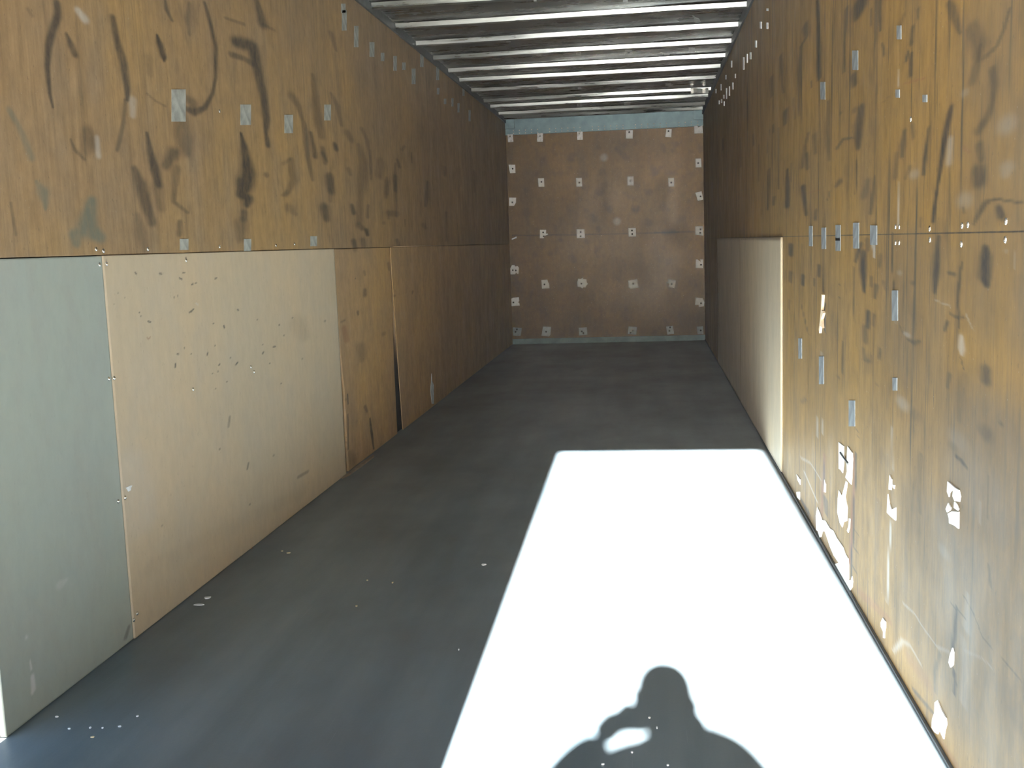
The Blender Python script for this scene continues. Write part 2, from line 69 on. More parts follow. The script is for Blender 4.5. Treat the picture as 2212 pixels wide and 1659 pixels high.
STROKES_PANEL = [('d',.8,[3.393,1.204,.0046,.0022,3.401,1.199,.0046,.0022]),('d',.9,[3.572,1.195,.005,.0023,3.588,1.194,.0051,.0023]),('d',.8,[3.73,1.174,.0054,.0024,3.749,1.169,.0055,.0024]),('d',.9,[3.832,1.146,.0057,.0024,3.843,1.148,.0058,.0024]),('d',.6,[3.864,1.149,.0058,.0024,3.875,1.151,.0059,.0024]),('d',.8,[4.055,1.16,.0064,.0026,4.069,1.162,.0064,.0026]),('d',.6,[3.763,1.193,.0055,.0024,3.778,1.192,.0056,.0024]),('d',.8,[3.806,1.044,.0057,.0024,3.818,1.048,.0057,.0024]),('d',.6,[3.793,1.043,.0056,.0024,3.832,1.053,.0058,.0024]),('d',.7,[3.4,1.069,.0046,.0022]),('d',.6,[3.408,1.056,.0046,.0022]),('d',.8,[3.458,1.035,.0049,.0023,3.475,1.032,.0048,.0022]),('d',.7,[4.007,.985,.0063,.0025]),('d',.6,[3.674,1.106,.0053,.0023]),('d',.6,[3.704,1.11,.0054,.0023]),('d',.4,[3.265,1.143,.0044,.0022]),('d',.4,[3.307,1.126,.0044,.0021]),('d',.35,[3.233,1.109,.0042,.0021]),('w',.5,[3.856,1.074,.0058,.0024,3.874,1.068,.0064,.0027]),('r',.5,[3.442,.98,.0047,.0022,3.45,.975,.0047,.0022,3.464,.98,.0048,.0022]),('d',.6,[3.207,1.249,.0041,.002]),('d',.7,[3.798,1.248,.0056,.0024]),('d',.8,[4.006,.985,.0063,.0025]),('d',.8,[4.109,.969,.0066,.0026,4.113,.959,.0066,.0026]),('d',.8,[4.265,1.024,.0071,.0027,4.274,1.02,.0071,.0027]),('d',.8,[3.728,.916,.0055,.0024]),('d',.7,[3.665,.9,.0053,.0023,3.675,.899,.0053,.0023]),('d',.6,[3.782,.888,.0056,.0024]),('d',.8,[3.933,.877,.0061,.0025,3.927,.869,.0061,.0025]),('d',.8,[3.643,.868,.0053,.0023,3.64,.855,.0053,.0023]),('d',.7,[4.032,.817,.0064,.0026,4.041,.819,.0064,.0026]),('d',.8,[4.206,.798,.0069,.0027,4.227,.805,.007,.0027]),('d',.8,[4.522,.811,.0083,.003,4.534,.817,.008,.0029]),('d',.7,[4.602,.758,.0082,.0029]),('d',.7,[4.759,.92,.0087,.003]),('d',.7,[4.949,.939,.0094,.0031]),('d',.6,[4.814,.866,.0089,.003]),('d',.6,[4.66,.827,.0084,.0029,4.687,.826,.0085,.0029]),('d',.7,[4.102,.74,.0066,.0026]),('d',.7,[4.019,.793,.0063,.0025]),('d',.6,[3.964,.791,.0062,.0025]),('d',.6,[4.008,.898,.0063,.0025]),('d',.5,[3.984,.729,.0063,.0025]),('d',.7,[4.734,.648,.0087,.003]),('d',.6,[4.155,.832,.0068,.0026]),('d',.5,[4.485,.965,.0078,.0028]),('d',.5,[4.529,.85,.0079,.0028]),('d',.4,[4.256,.19,.0112,.0042]),('d',.35,[4.106,.596,.0103,.004,4.086,.558,.0102,.004]),('d',.4,[3.982,.485,.0098,.0039]),('d',.35,[4.577,.338,.0127,.0045]),('d',.35,[3.442,.318,.0075,.0035]),('d',.35,[4.898,.166,.0218,.0072,5.033,.162,.023,.0074]),('d',.12,[5.016,.906,.112,.0364,5.119,.835,.0778,.0248]),('d',.4,[5.464,.885,.0176,.0053]),('d',.4,[5.06,.728,.0114,.0037]),('d',.5,[4.273,.367,.0084,.0032,4.254,.344,.0083,.0032]),('d',.05,[4.94,.081,.0741,.0243,4.0,.15,.0746,.0299,3.345,.198,.0535,.0254]),('w',.15,[3.263,.567,.1008,.0492,3.304,.386,.1038,.05]),('w',.35,[2.794,.318,.0204,.0115,2.824,.321,.0104,.0058]),('w',.3,[2.608,.229,.009,.0054]),('w',.8,[2.614,.159,.0029,.0018,2.616,.134,.0046,.0028]),('w',.9,[2.618,.114,.0082,.0049,2.617,.075,.0103,.0061,2.611,.069,.0072,.0043]),('w',.6,[2.607,.232,.0041,.0024,2.609,.227,.0036,.0021]),('d',.35,[3.166,.053,.0102,.0051,3.138,.025,.0129,.0065]),('d',.45,[6.323,1.009,.0387,.0101,6.317,.979,.0425,.0111]),('d',.45,[6.138,.889,.0257,.0069,6.144,.874,.022,.0059]),('d',.3,[6.326,1.121,.0271,.0071,6.341,1.1,.0233,.0061]),('d',.5,[6.121,1.087,.0145,.0039]),('d',.35,[6.949,1.158,.0324,.0077,6.963,1.113,.0233,.0055]),('d',.4,[7.618,.94,.0278,.006,7.601,.925,.0222,.0048]),('d',.3,[6.743,.706,.0551,.0135]),('d',.25,[6.161,.677,.0927,.0247,6.185,.604,.0749,.0198]),('d',.35,[5.789,.856,.0197,.0056,5.857,.86,.0168,.0047]),('d',.3,[6.145,1.254,.0456,.0122]),('d',.35,[7.046,.936,.0335,.0078]),('r',.4,[5.832,.819,.0416,.0117,5.869,.744,.0506,.0141]),('k',.9,[6.275,.222,.015,.0039,6.285,.168,.0234,.0061,6.304,.112,.0274,.0071,6.321,.045,.0158,.0041,6.33,.02,.0153,.0039]),('d',.4,[6.166,.312,.0337,.0089,6.216,.273,.0228,.006]),('d',.25,[5.835,.037,.0847,.0236,5.759,.092,.066,.0187]),('d',.3,[5.754,.415,.0229,.0065]),('k',.8,[5.789,.438,.0128,.0036,5.79,.381,.0128,.0036]),('k',.7,[5.774,.325,.0128,.0036,5.757,.213,.0127,.0036,5.736,.13,.0127,.0036])]
STROKES_BACK = [('d',.3,[.81,2.303,.0392,.0384,.801,2.269,.0357,.035]),('d',.25,[.662,2.099,.0358,.0351]),('d',.25,[.947,2.07,.0445,.0438]),('d',.25,[1.138,1.851,.0445,.0439]),('d',.3,[1.258,1.653,.032,.0317,1.266,1.617,.0285,.0282]),('d',.3,[1.11,1.411,.0286,.0284,1.113,1.384,.025,.0248]),('d',.3,[1.577,1.623,.0442,.044]),('d',.3,[1.739,1.828,.0387,.0385]),('d',.3,[1.814,2.069,.0438,.0435]),('d',.3,[1.733,1.459,.0441,.044]),('d',.25,[1.912,1.646,.0492,.049]),('d',.3,[.778,1.065,.0397,.0394,.804,1.028,.0325,.0323]),('d',.3,[.963,1.255,.0323,.0321]),('d',.25,[.508,1.127,.0326,.0323]),('d',.3,[.639,1.284,.0253,.025]),('d',.25,[1.905,1.153,.0247,.0248]),('d',.35,[1.926,1.338,.0352,.0352,2.031,1.339,.0352,.0352]),('d',.25,[2.139,1.497,.035,.0351]),('d',.3,[1.465,2.258,.0352,.0348,1.362,2.366,.0317,.0312]),('d',.2,[.233,1.638,.0544,.0534]),('d',.2,[.307,1.116,.0328,.0324]),('d',.15,[1.286,.438,.072,.0722]),('d',.2,[.972,1.628,.0286,.0283]),('d',.2,[1.885,2.118,.0245,.0243]),('k',.6,[.042,1.362,.0082,.008,1.108,1.34,.008,.0079,1.926,1.336,.0079,.0079,2.277,1.331,.0078,.0078]),('k',.8,[1.802,1.34,.0079,.0079,2.084,1.334,.0078,.0079]),('w',.2,[1.201,2.269,.0389,.0383]),('w',.2,[1.344,1.491,.0391,.0389])]
BACK_PATCHES = [('grey',[(.018,2.597),(.084,2.597),(.09,2.503),(.021,2.503)],[(.049,2.572)],'grey patch plate at the left end of the top row under the header'),('grey',[(.394,2.594),(.465,2.593),(.459,2.489),(.387,2.494)],[(.427,2.557)],'grey patch plate second from the left in the top row under the header'),('grey',[(.883,2.591),(.95,2.589),(.95,2.491),(.881,2.493)],[(.91,2.565)],'mottled grey patch plate third from the left in the top row under the header'),('white',[(-.007,2.233),(.076,2.229),(.076,2.127),(.008,2.128),(.0,2.168)],[(.042,2.182)],'torn white patch plate uppermost in the column along the left edge,below the top row'),('white',[(.382,2.052),(.457,2.05),(.46,1.946),(.387,1.949)],[(.424,2.007)],'upright white patch plate at the left of the second full row of the end wall'),('white',[(.852,2.037),(.924,2.036),(.928,1.93),(.855,1.931)],[(.892,1.979)],'upright white patch plate second from the left in the second full row'),('white',[(-.005,1.831),(.083,1.827),(.078,1.766),(.054,1.727),(-.009,1.73)],[(.034,1.771)],'white patch plate with a clipped lower corner in the left edge column'),('white',[(1.475,2.581),(1.559,2.58),(1.554,2.479),(1.472,2.483)],[(1.514,2.558)],'white patch plate with a clear dark screw in the top row under the header'),('white',[(1.962,2.575),(2.026,2.572),(2.019,2.474),(1.946,2.481)],[(1.987,2.549)],'slightly slanted white patch plate fifth from the left in the top row'),('white',[(2.298,2.593),(2.334,2.595),(2.348,2.573),(2.396,2.595),(2.403,2.501),(2.3,2.503)],[],'creased white patch in the upper right corner of the plywood,lapping onto the header'),('white',[(2.334,2.208),(2.402,2.208),(2.405,2.102),(2.336,2.103)],[(2.366,2.153)],'upright white patch plate uppermost in the right edge column below the corner patch'),('white',[(1.481,2.029),(1.557,2.027),(1.558,1.919),(1.482,1.922)],[(1.519,1.975)],'upright white patch plate third from the left in the second full row'),('white',[(1.973,1.991),(2.046,1.99),(2.046,1.884),(1.978,1.887)],[(2.01,1.934)],'upright white patch plate at the right of the second full row of the end wall'),('white',[(2.31,1.801),(2.387,1.816),(2.406,1.715),(2.348,1.703),(2.336,1.71),(2.327,1.747)],[(2.373,1.754)],'tilted white patch plate with a torn lower corner in the right edge column'),('grey',[(.031,1.325),(.092,1.35),(.093,1.33),(.031,1.31)],[],'tiny grey sliver of a patch left beside the plywood joint near the left edge'),('white',[(.388,1.422),(.465,1.419),(.463,1.37),(.48,1.375),(.488,1.359),(.461,1.35),(.445,1.345),(.43,1.315),(.383,1.317)],[(.427,1.388),(.432,1.34)],'white patch plate with a curled tongue at its side,on the plywood joint'),('white',[(.844,1.412),(.94,1.41),(.945,1.302),(.845,1.302)],[(.893,1.376),(.891,1.324)],'square grey white patch plate split by the plywood joint,above the star shaped one'),('white',[(.017,.995),(.052,.994),(.061,.978),(.09,.983),(.106,.961),(.099,.883),(.083,.883),(.07,.902),(.054,.879),(-.003,.881),(-.003,.955)],[(.028,.932),(.066,.928)],'ragged white patch plate with notched edges in the left edge column of the end wall'),('white',[(1.48,1.405),(1.572,1.405),(1.574,1.299),(1.484,1.299)],[(1.525,1.373),(1.527,1.33)],'bright white patch plate crossed by the plywood joint,above the bright tilted square one'),('white',[(2.3,1.397),(2.39,1.397),(2.395,1.281),(2.299,1.294)],[(2.363,1.359),(2.359,1.316)],'white patch plate slashed by dark diagonal tears at the right end of the joint'),('white',[(2.309,.995),(2.332,.993),(2.371,.962),(2.359,.992),(2.397,.992),(2.396,.885),(2.306,.89)],[(2.371,.928)],'white patch plate with a torn notch at its top in the right edge column'),('white',[(.386,.799),(.462,.802),(.472,.77),(.484,.748),(.486,.694),(.391,.69)],[(.424,.743)],'white patch plate with a cut right corner at the left of the fourth full row'),('white',[(.847,.802),(.884,.799),(.9,.812),(.913,.798),(.951,.79),(.954,.756),(.968,.734),(.948,.713),(.938,.691),(.91,.692),(.894,.678),(.882,.693),(.838,.702),(.836,.759)],[(.887,.74)],'star shaped white patch plate made of two squares laid crosswise of the end wall'),('white',[(-.0,.576),(.022,.588),(.096,.592),(.1,.544),(.084,.529),(.1,.519),(.105,.487),(.044,.485),(-.013,.48)],[(.025,.528)],'white patch plate with a notch in its right side,low in the left edge column'),('dull',[(-.003,.214),(.11,.205),(.092,.101),(-.007,.109)],[(.046,.188),(.027,.156)],'dull grey green patch plate at the left end of the bottom row'),('pale',[(.391,.216),(.492,.208),(.481,.108),(.462,.089),(.367,.101)],[(.427,.148)],'bluish patch plate second from the left in the bottom row of the end wall'),('pale',[(.838,.189),(.942,.192),(.946,.1),(.841,.092)],[(.877,.143),(.896,.121)],'grey patch plate with a dark crack in the bottom row of the end wall'),('white',[(1.467,.76),(1.579,.776),(1.594,.671),(1.492,.658),(1.487,.672),(1.472,.674)],[(1.528,.72)],'largest and brightest white patch plate,tilted,beside the star shaped one of the end wall'),('white',[(1.96,.764),(2.053,.743),(2.032,.652),(1.962,.668),(1.968,.705),(1.941,.721),(1.957,.736)],[(1.999,.704)],'tilted white patch plate with a ragged left side and a large dark hole'),('white',[(2.306,.529),(2.391,.52),(2.409,.47),(2.405,.418),(2.344,.41),(2.341,.435),(2.295,.436)],[(2.369,.456)],'stepped white patch plate with a big dark screw,low in the right edge column'),('pale',[(1.462,.192),(1.565,.179),(1.554,.087),(1.448,.098)],[(1.511,.136),(1.484,.113)],'pale patch plate fourth from the left in the bottom row of the end wall'),('pale',[(1.924,.178),(2.007,.187),(2.021,.085),(1.936,.078)],[(1.963,.124),(1.972,.168)],'narrow pale patch plate with three dark holes in the bottom row of the end wall'),('dull',[(2.317,.169),(2.394,.173),(2.401,.074),(2.328,.075)],[(2.366,.121)],'dull grey patch plate at the right end of the bottom row of the end wall')]
RIGHT_PAPER = [([(3.964,.493),(3.862,.498),(3.86,.434),(3.881,.396),(3.919,.399),(3.957,.395)],'left strip of a white torn patch pair,joined by a dark nail'),([(3.788,.513),(3.701,.506),(3.694,.485),(3.713,.392),(3.759,.391),(3.825,.392),(3.796,.419),(3.803,.453),(3.796,.482)],'right strip of a white torn patch pair,beside the split veneer edge'),([(5.082,.125),(4.956,.128),(4.962,.101),(5.05,.104)],'small white sliver above the floor beside the beige overlay panel'),([(5.092,.036),(4.976,.065),(4.975,.025),(5.07,.016)],'small white tatter touching the floor angle near the beige overlay panel'),([(4.278,.282),(4.25,.27),(4.254,.234),(4.288,.228),(4.285,.255)],'thin white sliver beside the short split in the right wall'),([(3.954,.315),(3.889,.309),(3.812,.383),(3.788,.382),(3.825,.323),(3.784,.292),(3.792,.242),(3.852,.222),(3.882,.194),(3.927,.197),(3.981,.223),(3.976,.272)],'long forked white paper remnant below the nailed pair'),([(3.751,.262),(3.733,.265),(3.738,.232),(3.766,.206),(3.784,.208),(3.756,.236)],'narrow white drip shaped remnant beside the forked one'),([(4.453,.125),(4.387,.118),(4.323,.103),(4.246,.121),(4.143,.118),(4.059,.132),(3.99,.124),(3.848,.127),(3.823,.118),(3.762,.113),(3.75,.09),(3.747,.04),(3.707,.051),(3.685,.073),(3.673,.058),(3.683,.034),(3.734,-.001),(3.794,.004),(3.972,-.009),(4.061,-.002),(3.947,.04),(4.055,.036),(4.141,.046),(4.26,.073),(4.322,.056),(4.352,.024),(4.4,.008),(4.434,.025),(4.484,.017),(4.493,.077)],'largest shredded white remnant,hanging down to the floor angle'),([(3.133,.556),(3.104,.548),(3.11,.516),(3.142,.51)],'pointed upper half of the white patch over the pale vertical crack'),([(3.092,.536),(3.068,.54),(3.072,.528),(3.087,.528)],'tiny white fleck beside the pointed upper half patch'),([(3.152,.494),(3.141,.484),(3.132,.471),(3.099,.461),(3.049,.479),(3.051,.441),(3.11,.437),(3.159,.436)],'lower half of the white patch over the pale vertical crack'),([(2.534,.673),(2.475,.672),(2.443,.674),(2.432,.662),(2.438,.648),(2.475,.641),(2.491,.648),(2.487,.666),(2.517,.65),(2.521,.639),(2.537,.648)],'curled upper piece of the torn white patch nearest the doorway at mid height'),([(2.525,.624),(2.504,.618),(2.508,.611),(2.534,.599),(2.545,.604)],'small bluish white flake below the curled piece,on its far side'),([(2.477,.639),(2.46,.638),(2.442,.631),(2.449,.625),(2.479,.624)],'small bluish white flake below the curled piece,on its near side'),([(2.528,.597),(2.493,.612),(2.441,.624),(2.441,.585),(2.471,.584),(2.514,.578),(2.517,.589)],'square lower piece of the torn white patch below the curled piece'),([(3.196,.101),(3.161,.102),(3.16,.083),(3.172,.063),(3.171,.046),(3.19,.04),(3.189,.06),(3.22,.063),(3.225,.075)],'white paper tag with a tail above the floor angle below the pale crack'),([(2.467,.294),(2.457,.287),(2.459,.256),(2.479,.241),(2.495,.247),(2.486,.268)],'white tatter hanging over the dark vertical gouge nearest the doorway'),([(2.583,.114),(2.551,.106),(2.507,.103),(2.501,.091),(2.515,.069),(2.524,.042),(2.55,.046),(2.561,.048),(2.577,.029),(2.605,.021),(2.631,.02),(2.627,.045),(2.608,.07),(2.607,.097)],'large white arrowhead shaped remnant closest to the doorway above the floor'),([(9.205,.262),(9.1,.273),(9.069,.242),(8.982,.236),(9.073,.188),(9.192,.174),(9.259,.205)],'lone white drip shaped fleck on the dark far part of the right wall')]
SPLINTERS = [[(4.326,1.019),(4.303,1.017),(4.324,.957),(4.294,.954),(4.286,.947),(4.33,.919),(4.299,.887),(4.353,.892),(4.378,.86),(4.391,.874),(4.361,.912),(4.339,.956)],[(4.302,.988),(4.28,.984),(4.301,.958),(4.316,.947)],[(4.308,.921),(4.278,.94),(4.281,.898),(4.284,.868),(4.307,.881)]]
NAIL = [(3.921,.462),(3.762,.455)]
LEFT_PLATES = [[(3.77,1.74),(3.89,1.753),(3.911,1.874),(3.79,1.857)],[(4.446,1.798),(4.566,1.811),(4.582,1.9),(4.461,1.885)],[(5.006,1.818),(5.13,1.83),(5.146,1.92),(5.023,1.906)],[(5.666,1.949),(5.787,1.962),(5.804,2.049),(5.682,2.034)],[(3.76,1.276),(3.832,1.276),(3.839,1.317),(3.767,1.317)],[(4.391,1.266),(4.471,1.266),(4.481,1.317),(4.4,1.317)],[(5.302,1.28),(5.41,1.28),(5.42,1.332),(5.312,1.332)],[(6.106,2.498),(6.204,2.517),(6.227,2.635),(6.128,2.615)],[(6.354,2.449),(6.449,2.465),(6.475,2.594),(6.379,2.576)],[(6.111,2.596),(6.199,2.614),(6.209,2.668),(6.121,2.649)],[(6.712,2.452),(6.831,2.471),(6.85,2.566),(6.731,2.545)],[(7.005,2.473),(7.095,2.487),(7.106,2.543),(7.016,2.528)],[(7.351,2.464),(7.45,2.479),(7.471,2.582),(7.372,2.566)],[(7.627,2.512),(7.733,2.528),(7.744,2.582),(7.638,2.565)],[(7.924,2.454),(8.055,2.473),(8.08,2.591),(7.948,2.571)],[(8.262,2.63),(8.386,2.649),(8.408,2.751),(8.284,2.73)],[(8.888,2.623),(9.011,2.64),(9.037,2.758),(8.914,2.738)],[(8.892,2.508),(8.995,2.521),(9.007,2.576),(8.904,2.562)],[(9.188,2.465),(9.297,2.479),(9.308,2.527),(9.199,2.513)],[(9.554,2.49),(9.648,2.501),(9.666,2.576),(9.571,2.564)],[(9.855,2.472),(9.955,2.484),(9.975,2.57),(9.874,2.557)],[(10.467,2.459),(10.58,2.471),(10.606,2.581),(10.493,2.568)],[(10.172,2.662),(10.278,2.676),(10.299,2.765),(10.192,2.751)]]
RIGHT_PLATES = [[(3.761,1.794),(3.665,1.779),(3.668,1.841),(3.763,1.857)],[(4.423,1.782),(4.312,1.767),(4.314,1.834),(4.425,1.849)],[(3.116,1.777),(3.067,1.768),(3.07,1.805),(3.119,1.814)],[(3.121,1.622),(3.077,1.616),(3.078,1.638),(3.122,1.644)],[(2.825,1.573),(2.785,1.568),(2.786,1.586),(2.826,1.591)],[(4.058,1.229),(3.963,1.229),(3.965,1.285),(4.06,1.286)],[(4.057,1.192),(3.962,1.193),(3.963,1.239),(4.059,1.239)],[(3.72,1.237),(3.625,1.237),(3.627,1.288),(3.722,1.289)],[(3.718,1.203),(3.623,1.204),(3.625,1.237),(3.72,1.237)],[(3.44,1.217),(3.346,1.217),(3.349,1.275),(3.443,1.277)],[(4.71,1.205),(4.619,1.205),(4.621,1.29),(4.712,1.291)],[(4.379,1.196),(4.278,1.197),(4.281,1.279),(4.381,1.28)],[(3.13,1.004),(3.062,1.009),(3.067,1.093),(3.135,1.09)],[(5.029,.684),(4.924,.696),(4.926,.788),(5.03,.779)],[(4.428,.646),(4.312,.662),(4.316,.773),(4.431,.76)],[(3.772,.586),(3.663,.605),(3.667,.693),(3.775,.677)],[(3.11,.806),(3.059,.813),(3.061,.849),(3.112,.843)]]
ROOF_EDGE_FLECKS = [[(6.689,2.481),(6.598,2.463),(6.597,2.502),(6.688,2.52)],[(6.345,2.414),(6.263,2.398),(6.262,2.432),(6.344,2.448)],[(6.984,2.423),(6.884,2.405),(6.882,2.446),(6.982,2.464)],[(7.339,2.408),(7.245,2.393),(7.244,2.436),(7.337,2.452)],[(7.572,2.423),(7.49,2.41),(7.487,2.467),(7.569,2.48)],[(7.841,2.418),(7.753,2.405),(7.748,2.489),(7.836,2.503)],[(6.334,2.509),(6.252,2.492),(6.252,2.506),(6.333,2.523)],[(8.552,2.464),(8.457,2.45),(8.455,2.482),(8.549,2.496)],[(9.163,2.411),(9.055,2.397),(9.048,2.471),(9.157,2.486)],[(9.504,2.429),(9.387,2.415),(9.378,2.501),(9.495,2.517)],[(10.177,2.591),(10.043,2.573),(10.036,2.627),(10.17,2.646)],[(8.801,2.413),(8.701,2.399),(8.697,2.451),(8.797,2.466)],[(9.539,2.597),(9.421,2.58),(9.418,2.616),(9.535,2.633)],[(8.913,2.599),(8.811,2.584),(8.807,2.636),(8.909,2.652)],[(10.898,2.661),(10.744,2.64),(10.739,2.681),(10.893,2.702)],[(9.821,2.472),(9.696,2.456),(9.692,2.488),(9.817,2.504)],[(10.106,2.47),(9.974,2.453),(9.97,2.486),(10.102,2.503)],[(10.45,2.5),(10.308,2.483),(10.304,2.517),(10.446,2.535)],[(9.788,2.406),(9.664,2.391),(9.66,2.428),(9.784,2.443)]]
LEFT_SCREWS = [(3.157,1.285),(3.202,1.279),(3.171,1.236),(3.206,1.238),(3.507,1.282),(3.805,1.281),(4.132,1.286),(3.797,1.238),(4.369,.769),(4.403,.744),(3.775,.755),(3.163,.475),(3.2,.478),(3.169,.874),(3.193,.873),(3.191,.066),(3.216,.079),(4.794,1.288),(5.058,1.293),(4.428,1.28),(5.359,1.297),(4.228,1.831),(4.523,1.844),(3.823,1.804)]
RIGHT_SCREWS = [(3.106,1.269),(3.061,1.268),(3.103,1.225),(3.059,1.225),(2.741,1.26),(2.736,1.233),(2.468,1.264),(2.425,1.265),(2.47,1.223),(2.177,1.268),(2.178,1.233),(3.693,1.263),(3.691,1.223),(4.001,1.232),(3.991,1.212),(3.408,1.263),(3.11,1.806),(3.091,1.623),(3.729,1.808),(2.949,1.545),(3.08,.84),(4.359,.691),(3.719,.661)]
CEILING_PLATES = [[(1.021,6.966),(1.039,6.971),(1.034,7.022),(1.016,7.017)],[(1.582,7.131),(1.612,7.14),(1.611,7.215),(1.58,7.206)],[(.681,8.208),(.714,8.218),(.699,8.335),(.666,8.325)],[(.844,8.839),(.884,8.852),(.869,9.005),(.828,8.991)],[(1.163,8.883),(1.201,8.896),(1.19,9.085),(1.151,9.072)],[(1.558,8.97),(1.612,8.987),(1.608,9.215),(1.554,9.196)],[(1.875,9.231),(1.921,9.246),(1.923,9.337),(1.877,9.322)],[(2.07,9.034),(2.121,9.05),(2.131,9.279),(2.078,9.262)],[(.445,10.153),(.479,10.165),(.467,10.255),(.434,10.243)],[(1.044,10.929),(1.077,10.942),(1.071,11.045),(1.038,11.033)],[(1.915,10.969),(1.973,10.99),(1.976,11.146),(1.917,11.124)],[(.959,12.121),(1.011,12.142),(.991,12.468),(.938,12.446)],[(1.478,12.297),(1.547,12.325),(1.544,12.557),(1.473,12.528)]]
CEILING_TEAR = [(2.047,7.764),(2.058,7.767),(2.068,7.833),(2.098,7.881),(2.119,8.009),(2.083,8.047),(2.066,7.96),(2.063,7.847)]
FLOOR_BITS = [(1.047,4.027,.0093,.0107,'w','white paper chip on the shaded floor nearest the sunlit patch'),(.08,3.602,.0141,.0127,'w','pale bluish chip on the floor beside the beige panel'),(.08,3.527,.0191,.0086,'w','faint pale flake just before the bluish chip by the beige panel'),(.194,4.174,.009,.0084,'y','straw bit on the floor out from the middle of the beige panel'),(.155,4.201,.0051,.0068,'y','small straw crumb beside the straw bit'),(.234,2.496,.0057,.0052,'y','yellowish curl among the chips near the doorway'),(.277,2.561,.0052,.0034,'w','white flake at the right of the chips near the doorway'),(.198,2.549,.0032,.0047,'w','bluish white crumb among the chips near the doorway'),(.066,2.609,.0053,.0035,'w','pale flake nearest the green grey panel by the doorway'),(.143,2.54,.0045,.0027,'w','pale flake between the green grey panel and the yellowish curl'),(.233,2.55,.0032,.0034,'w','tiny white crumb right of the bluish white crumb'),(.295,2.624,.0039,.0035,'w','white speck farthest from the wall among the chips near the doorway'),(-.002,4.247,.0103,.0122,'b','small brown offcut at the foot of the beige panel'),(.627,3.82,.0036,.007,'y','yellow speck in the middle of the shaded floor'),(.733,3.795,.0036,.0138,'y','upright straw speck on the shaded floor midway to the sunlit patch'),(.665,3.53,.005,.006,'y','fine straw piece on the shaded floor ahead of the chips'),(1.103,3.141,.0029,.0057,'w','white speck just outside the lower edge of the sunlit patch'),(1.696,2.691,.003,.0042,'w','bright chip inside the head shadow at the neck'),(1.715,2.633,.0024,.0053,'w','thin chip inside the shadow below the neck chip'),(1.584,2.43,.0045,.0029,'w','white chip low in the shadow at its left side'),(1.739,2.435,.0033,.0029,'w','white chip low in the shadow at its middle'),(1.653,2.495,.0034,.003,'w','flake just below the bright spot in the shadow'),(1.654,2.59,.0071,.0019,'w','white thread across the bright spot in the shadow')]
WOOD_STRIP = [(-.001,5.594),(-.017,5.734),(.013,5.961),(.027,6.218),(.042,6.179),(.038,5.89),(.031,5.668),(.009,5.584)]
LEFT_SLIVER = [(8.158,.266),(8.167,.205),(8.219,.165),(8.194,.02),(8.123,.031),(8.087,.136),(8.126,.197)]
LEFT_CHIP = [(3.21,.509),(3.234,.51),(3.25,.507),(3.241,.502),(3.237,.494),(3.223,.493)]

# ---------------------------------------------------------------- helpers
class NT:
    """A small node-tree writer for one material."""
    def __init__(self, name):
        self.m = bpy.data.materials.new(name)
        self.m.use_nodes = True
        self.t = self.m.node_tree
        self.b = self.t.nodes['Principled BSDF']
    def n(self, kind, **kw):
        x = self.t.nodes.new(kind)
        for k, v in kw.items():
            setattr(x, k, v)
        return x
    def put(self, sock, v):
        if hasattr(v, 'is_output') or isinstance(v, bpy.types.NodeSocket):
            self.t.links.new(v, sock)
        elif isinstance(v, (tuple, list)) and len(v) == 3 and sock.type == 'RGBA':
            sock.default_value = (*v, 1)
        else:
            sock.default_value = v
    def coord(self, scale=(1, 1, 1), rot=(0, 0, 0)):
        tc = self.n('ShaderNodeTexCoord')
        mp = self.n('ShaderNodeMapping')
        mp.inputs['Scale'].default_value = scale
        mp.inputs['Rotation'].default_value = rot
        self.t.links.new(tc.outputs['Object'], mp.inputs['Vector'])
        return mp.outputs['Vector']
    def noise(self, vec, scale=1.0, detail=3.0, rough=0.55, dist=0.0):
        x = self.n('ShaderNodeTexNoise')
        self.put(x.inputs['Vector'], vec)
        x.inputs['Scale'].default_value = scale
        x.inputs['Detail'].default_value = detail
        x.inputs['Roughness'].default_value = rough
        x.inputs['Distortion'].default_value = dist
        return x.outputs['Fac']
    def ramp(self, fac, lo, hi, a=0.0, b=1.0):
        x = self.n('ShaderNodeMapRange')
        self.put(x.inputs['Value'], fac)
        for i, v in zip((1, 2, 3, 4), (lo, hi, a, b)):
            x.inputs[i].default_value = v
        return x.outputs['Result']
    def math(self, op, a, b=0.0):
        x = self.n('ShaderNodeMath', operation=op)
        self.put(x.inputs[0], a)
        self.put(x.inputs[1], b)
        return x.outputs[0]
    def mix(self, fac, a, b, blend='MIX'):
        x = self.n('ShaderNodeMix', data_type='RGBA', blend_type=blend)
        self.put(x.inputs[0], fac)
        self.put(x.inputs[6], a)
        self.put(x.inputs[7], b)
        return x.outputs[2]
    def bump(self, h, strength=0.2, dist=0.01):
        x = self.n('ShaderNodeBump')
        x.inputs['Strength'].default_value = strength
        x.inputs['Distance'].default_value = dist
        self.put(x.inputs['Height'], h)
        self.t.links.new(x.outputs['Normal'], self.b.inputs['Normal'])
    def done(self, col, rough=0.6, metal=0.0, spec=0.4):
        self.put(self.b.inputs['Base Color'], col)
        self.put(self.b.inputs['Roughness'], rough)
        self.put(self.b.inputs['Metallic'], metal)
        self.put(self.b.inputs['Specular IOR Level'], spec)
        return self.m

def plain(name, col, rough=0.6, metal=0.0, var=0.12, scale=18.0, spec=0.4):
    k = NT(name)
    v = k.noise(k.coord(), scale, 4)
    c = k.mix(k.ramp(v, 0.35, 0.65), tuple(x*(1-var) for x in col), tuple(min(1, x*(1+var)) for x in col))
    return k.done(c, rough, metal, spec)

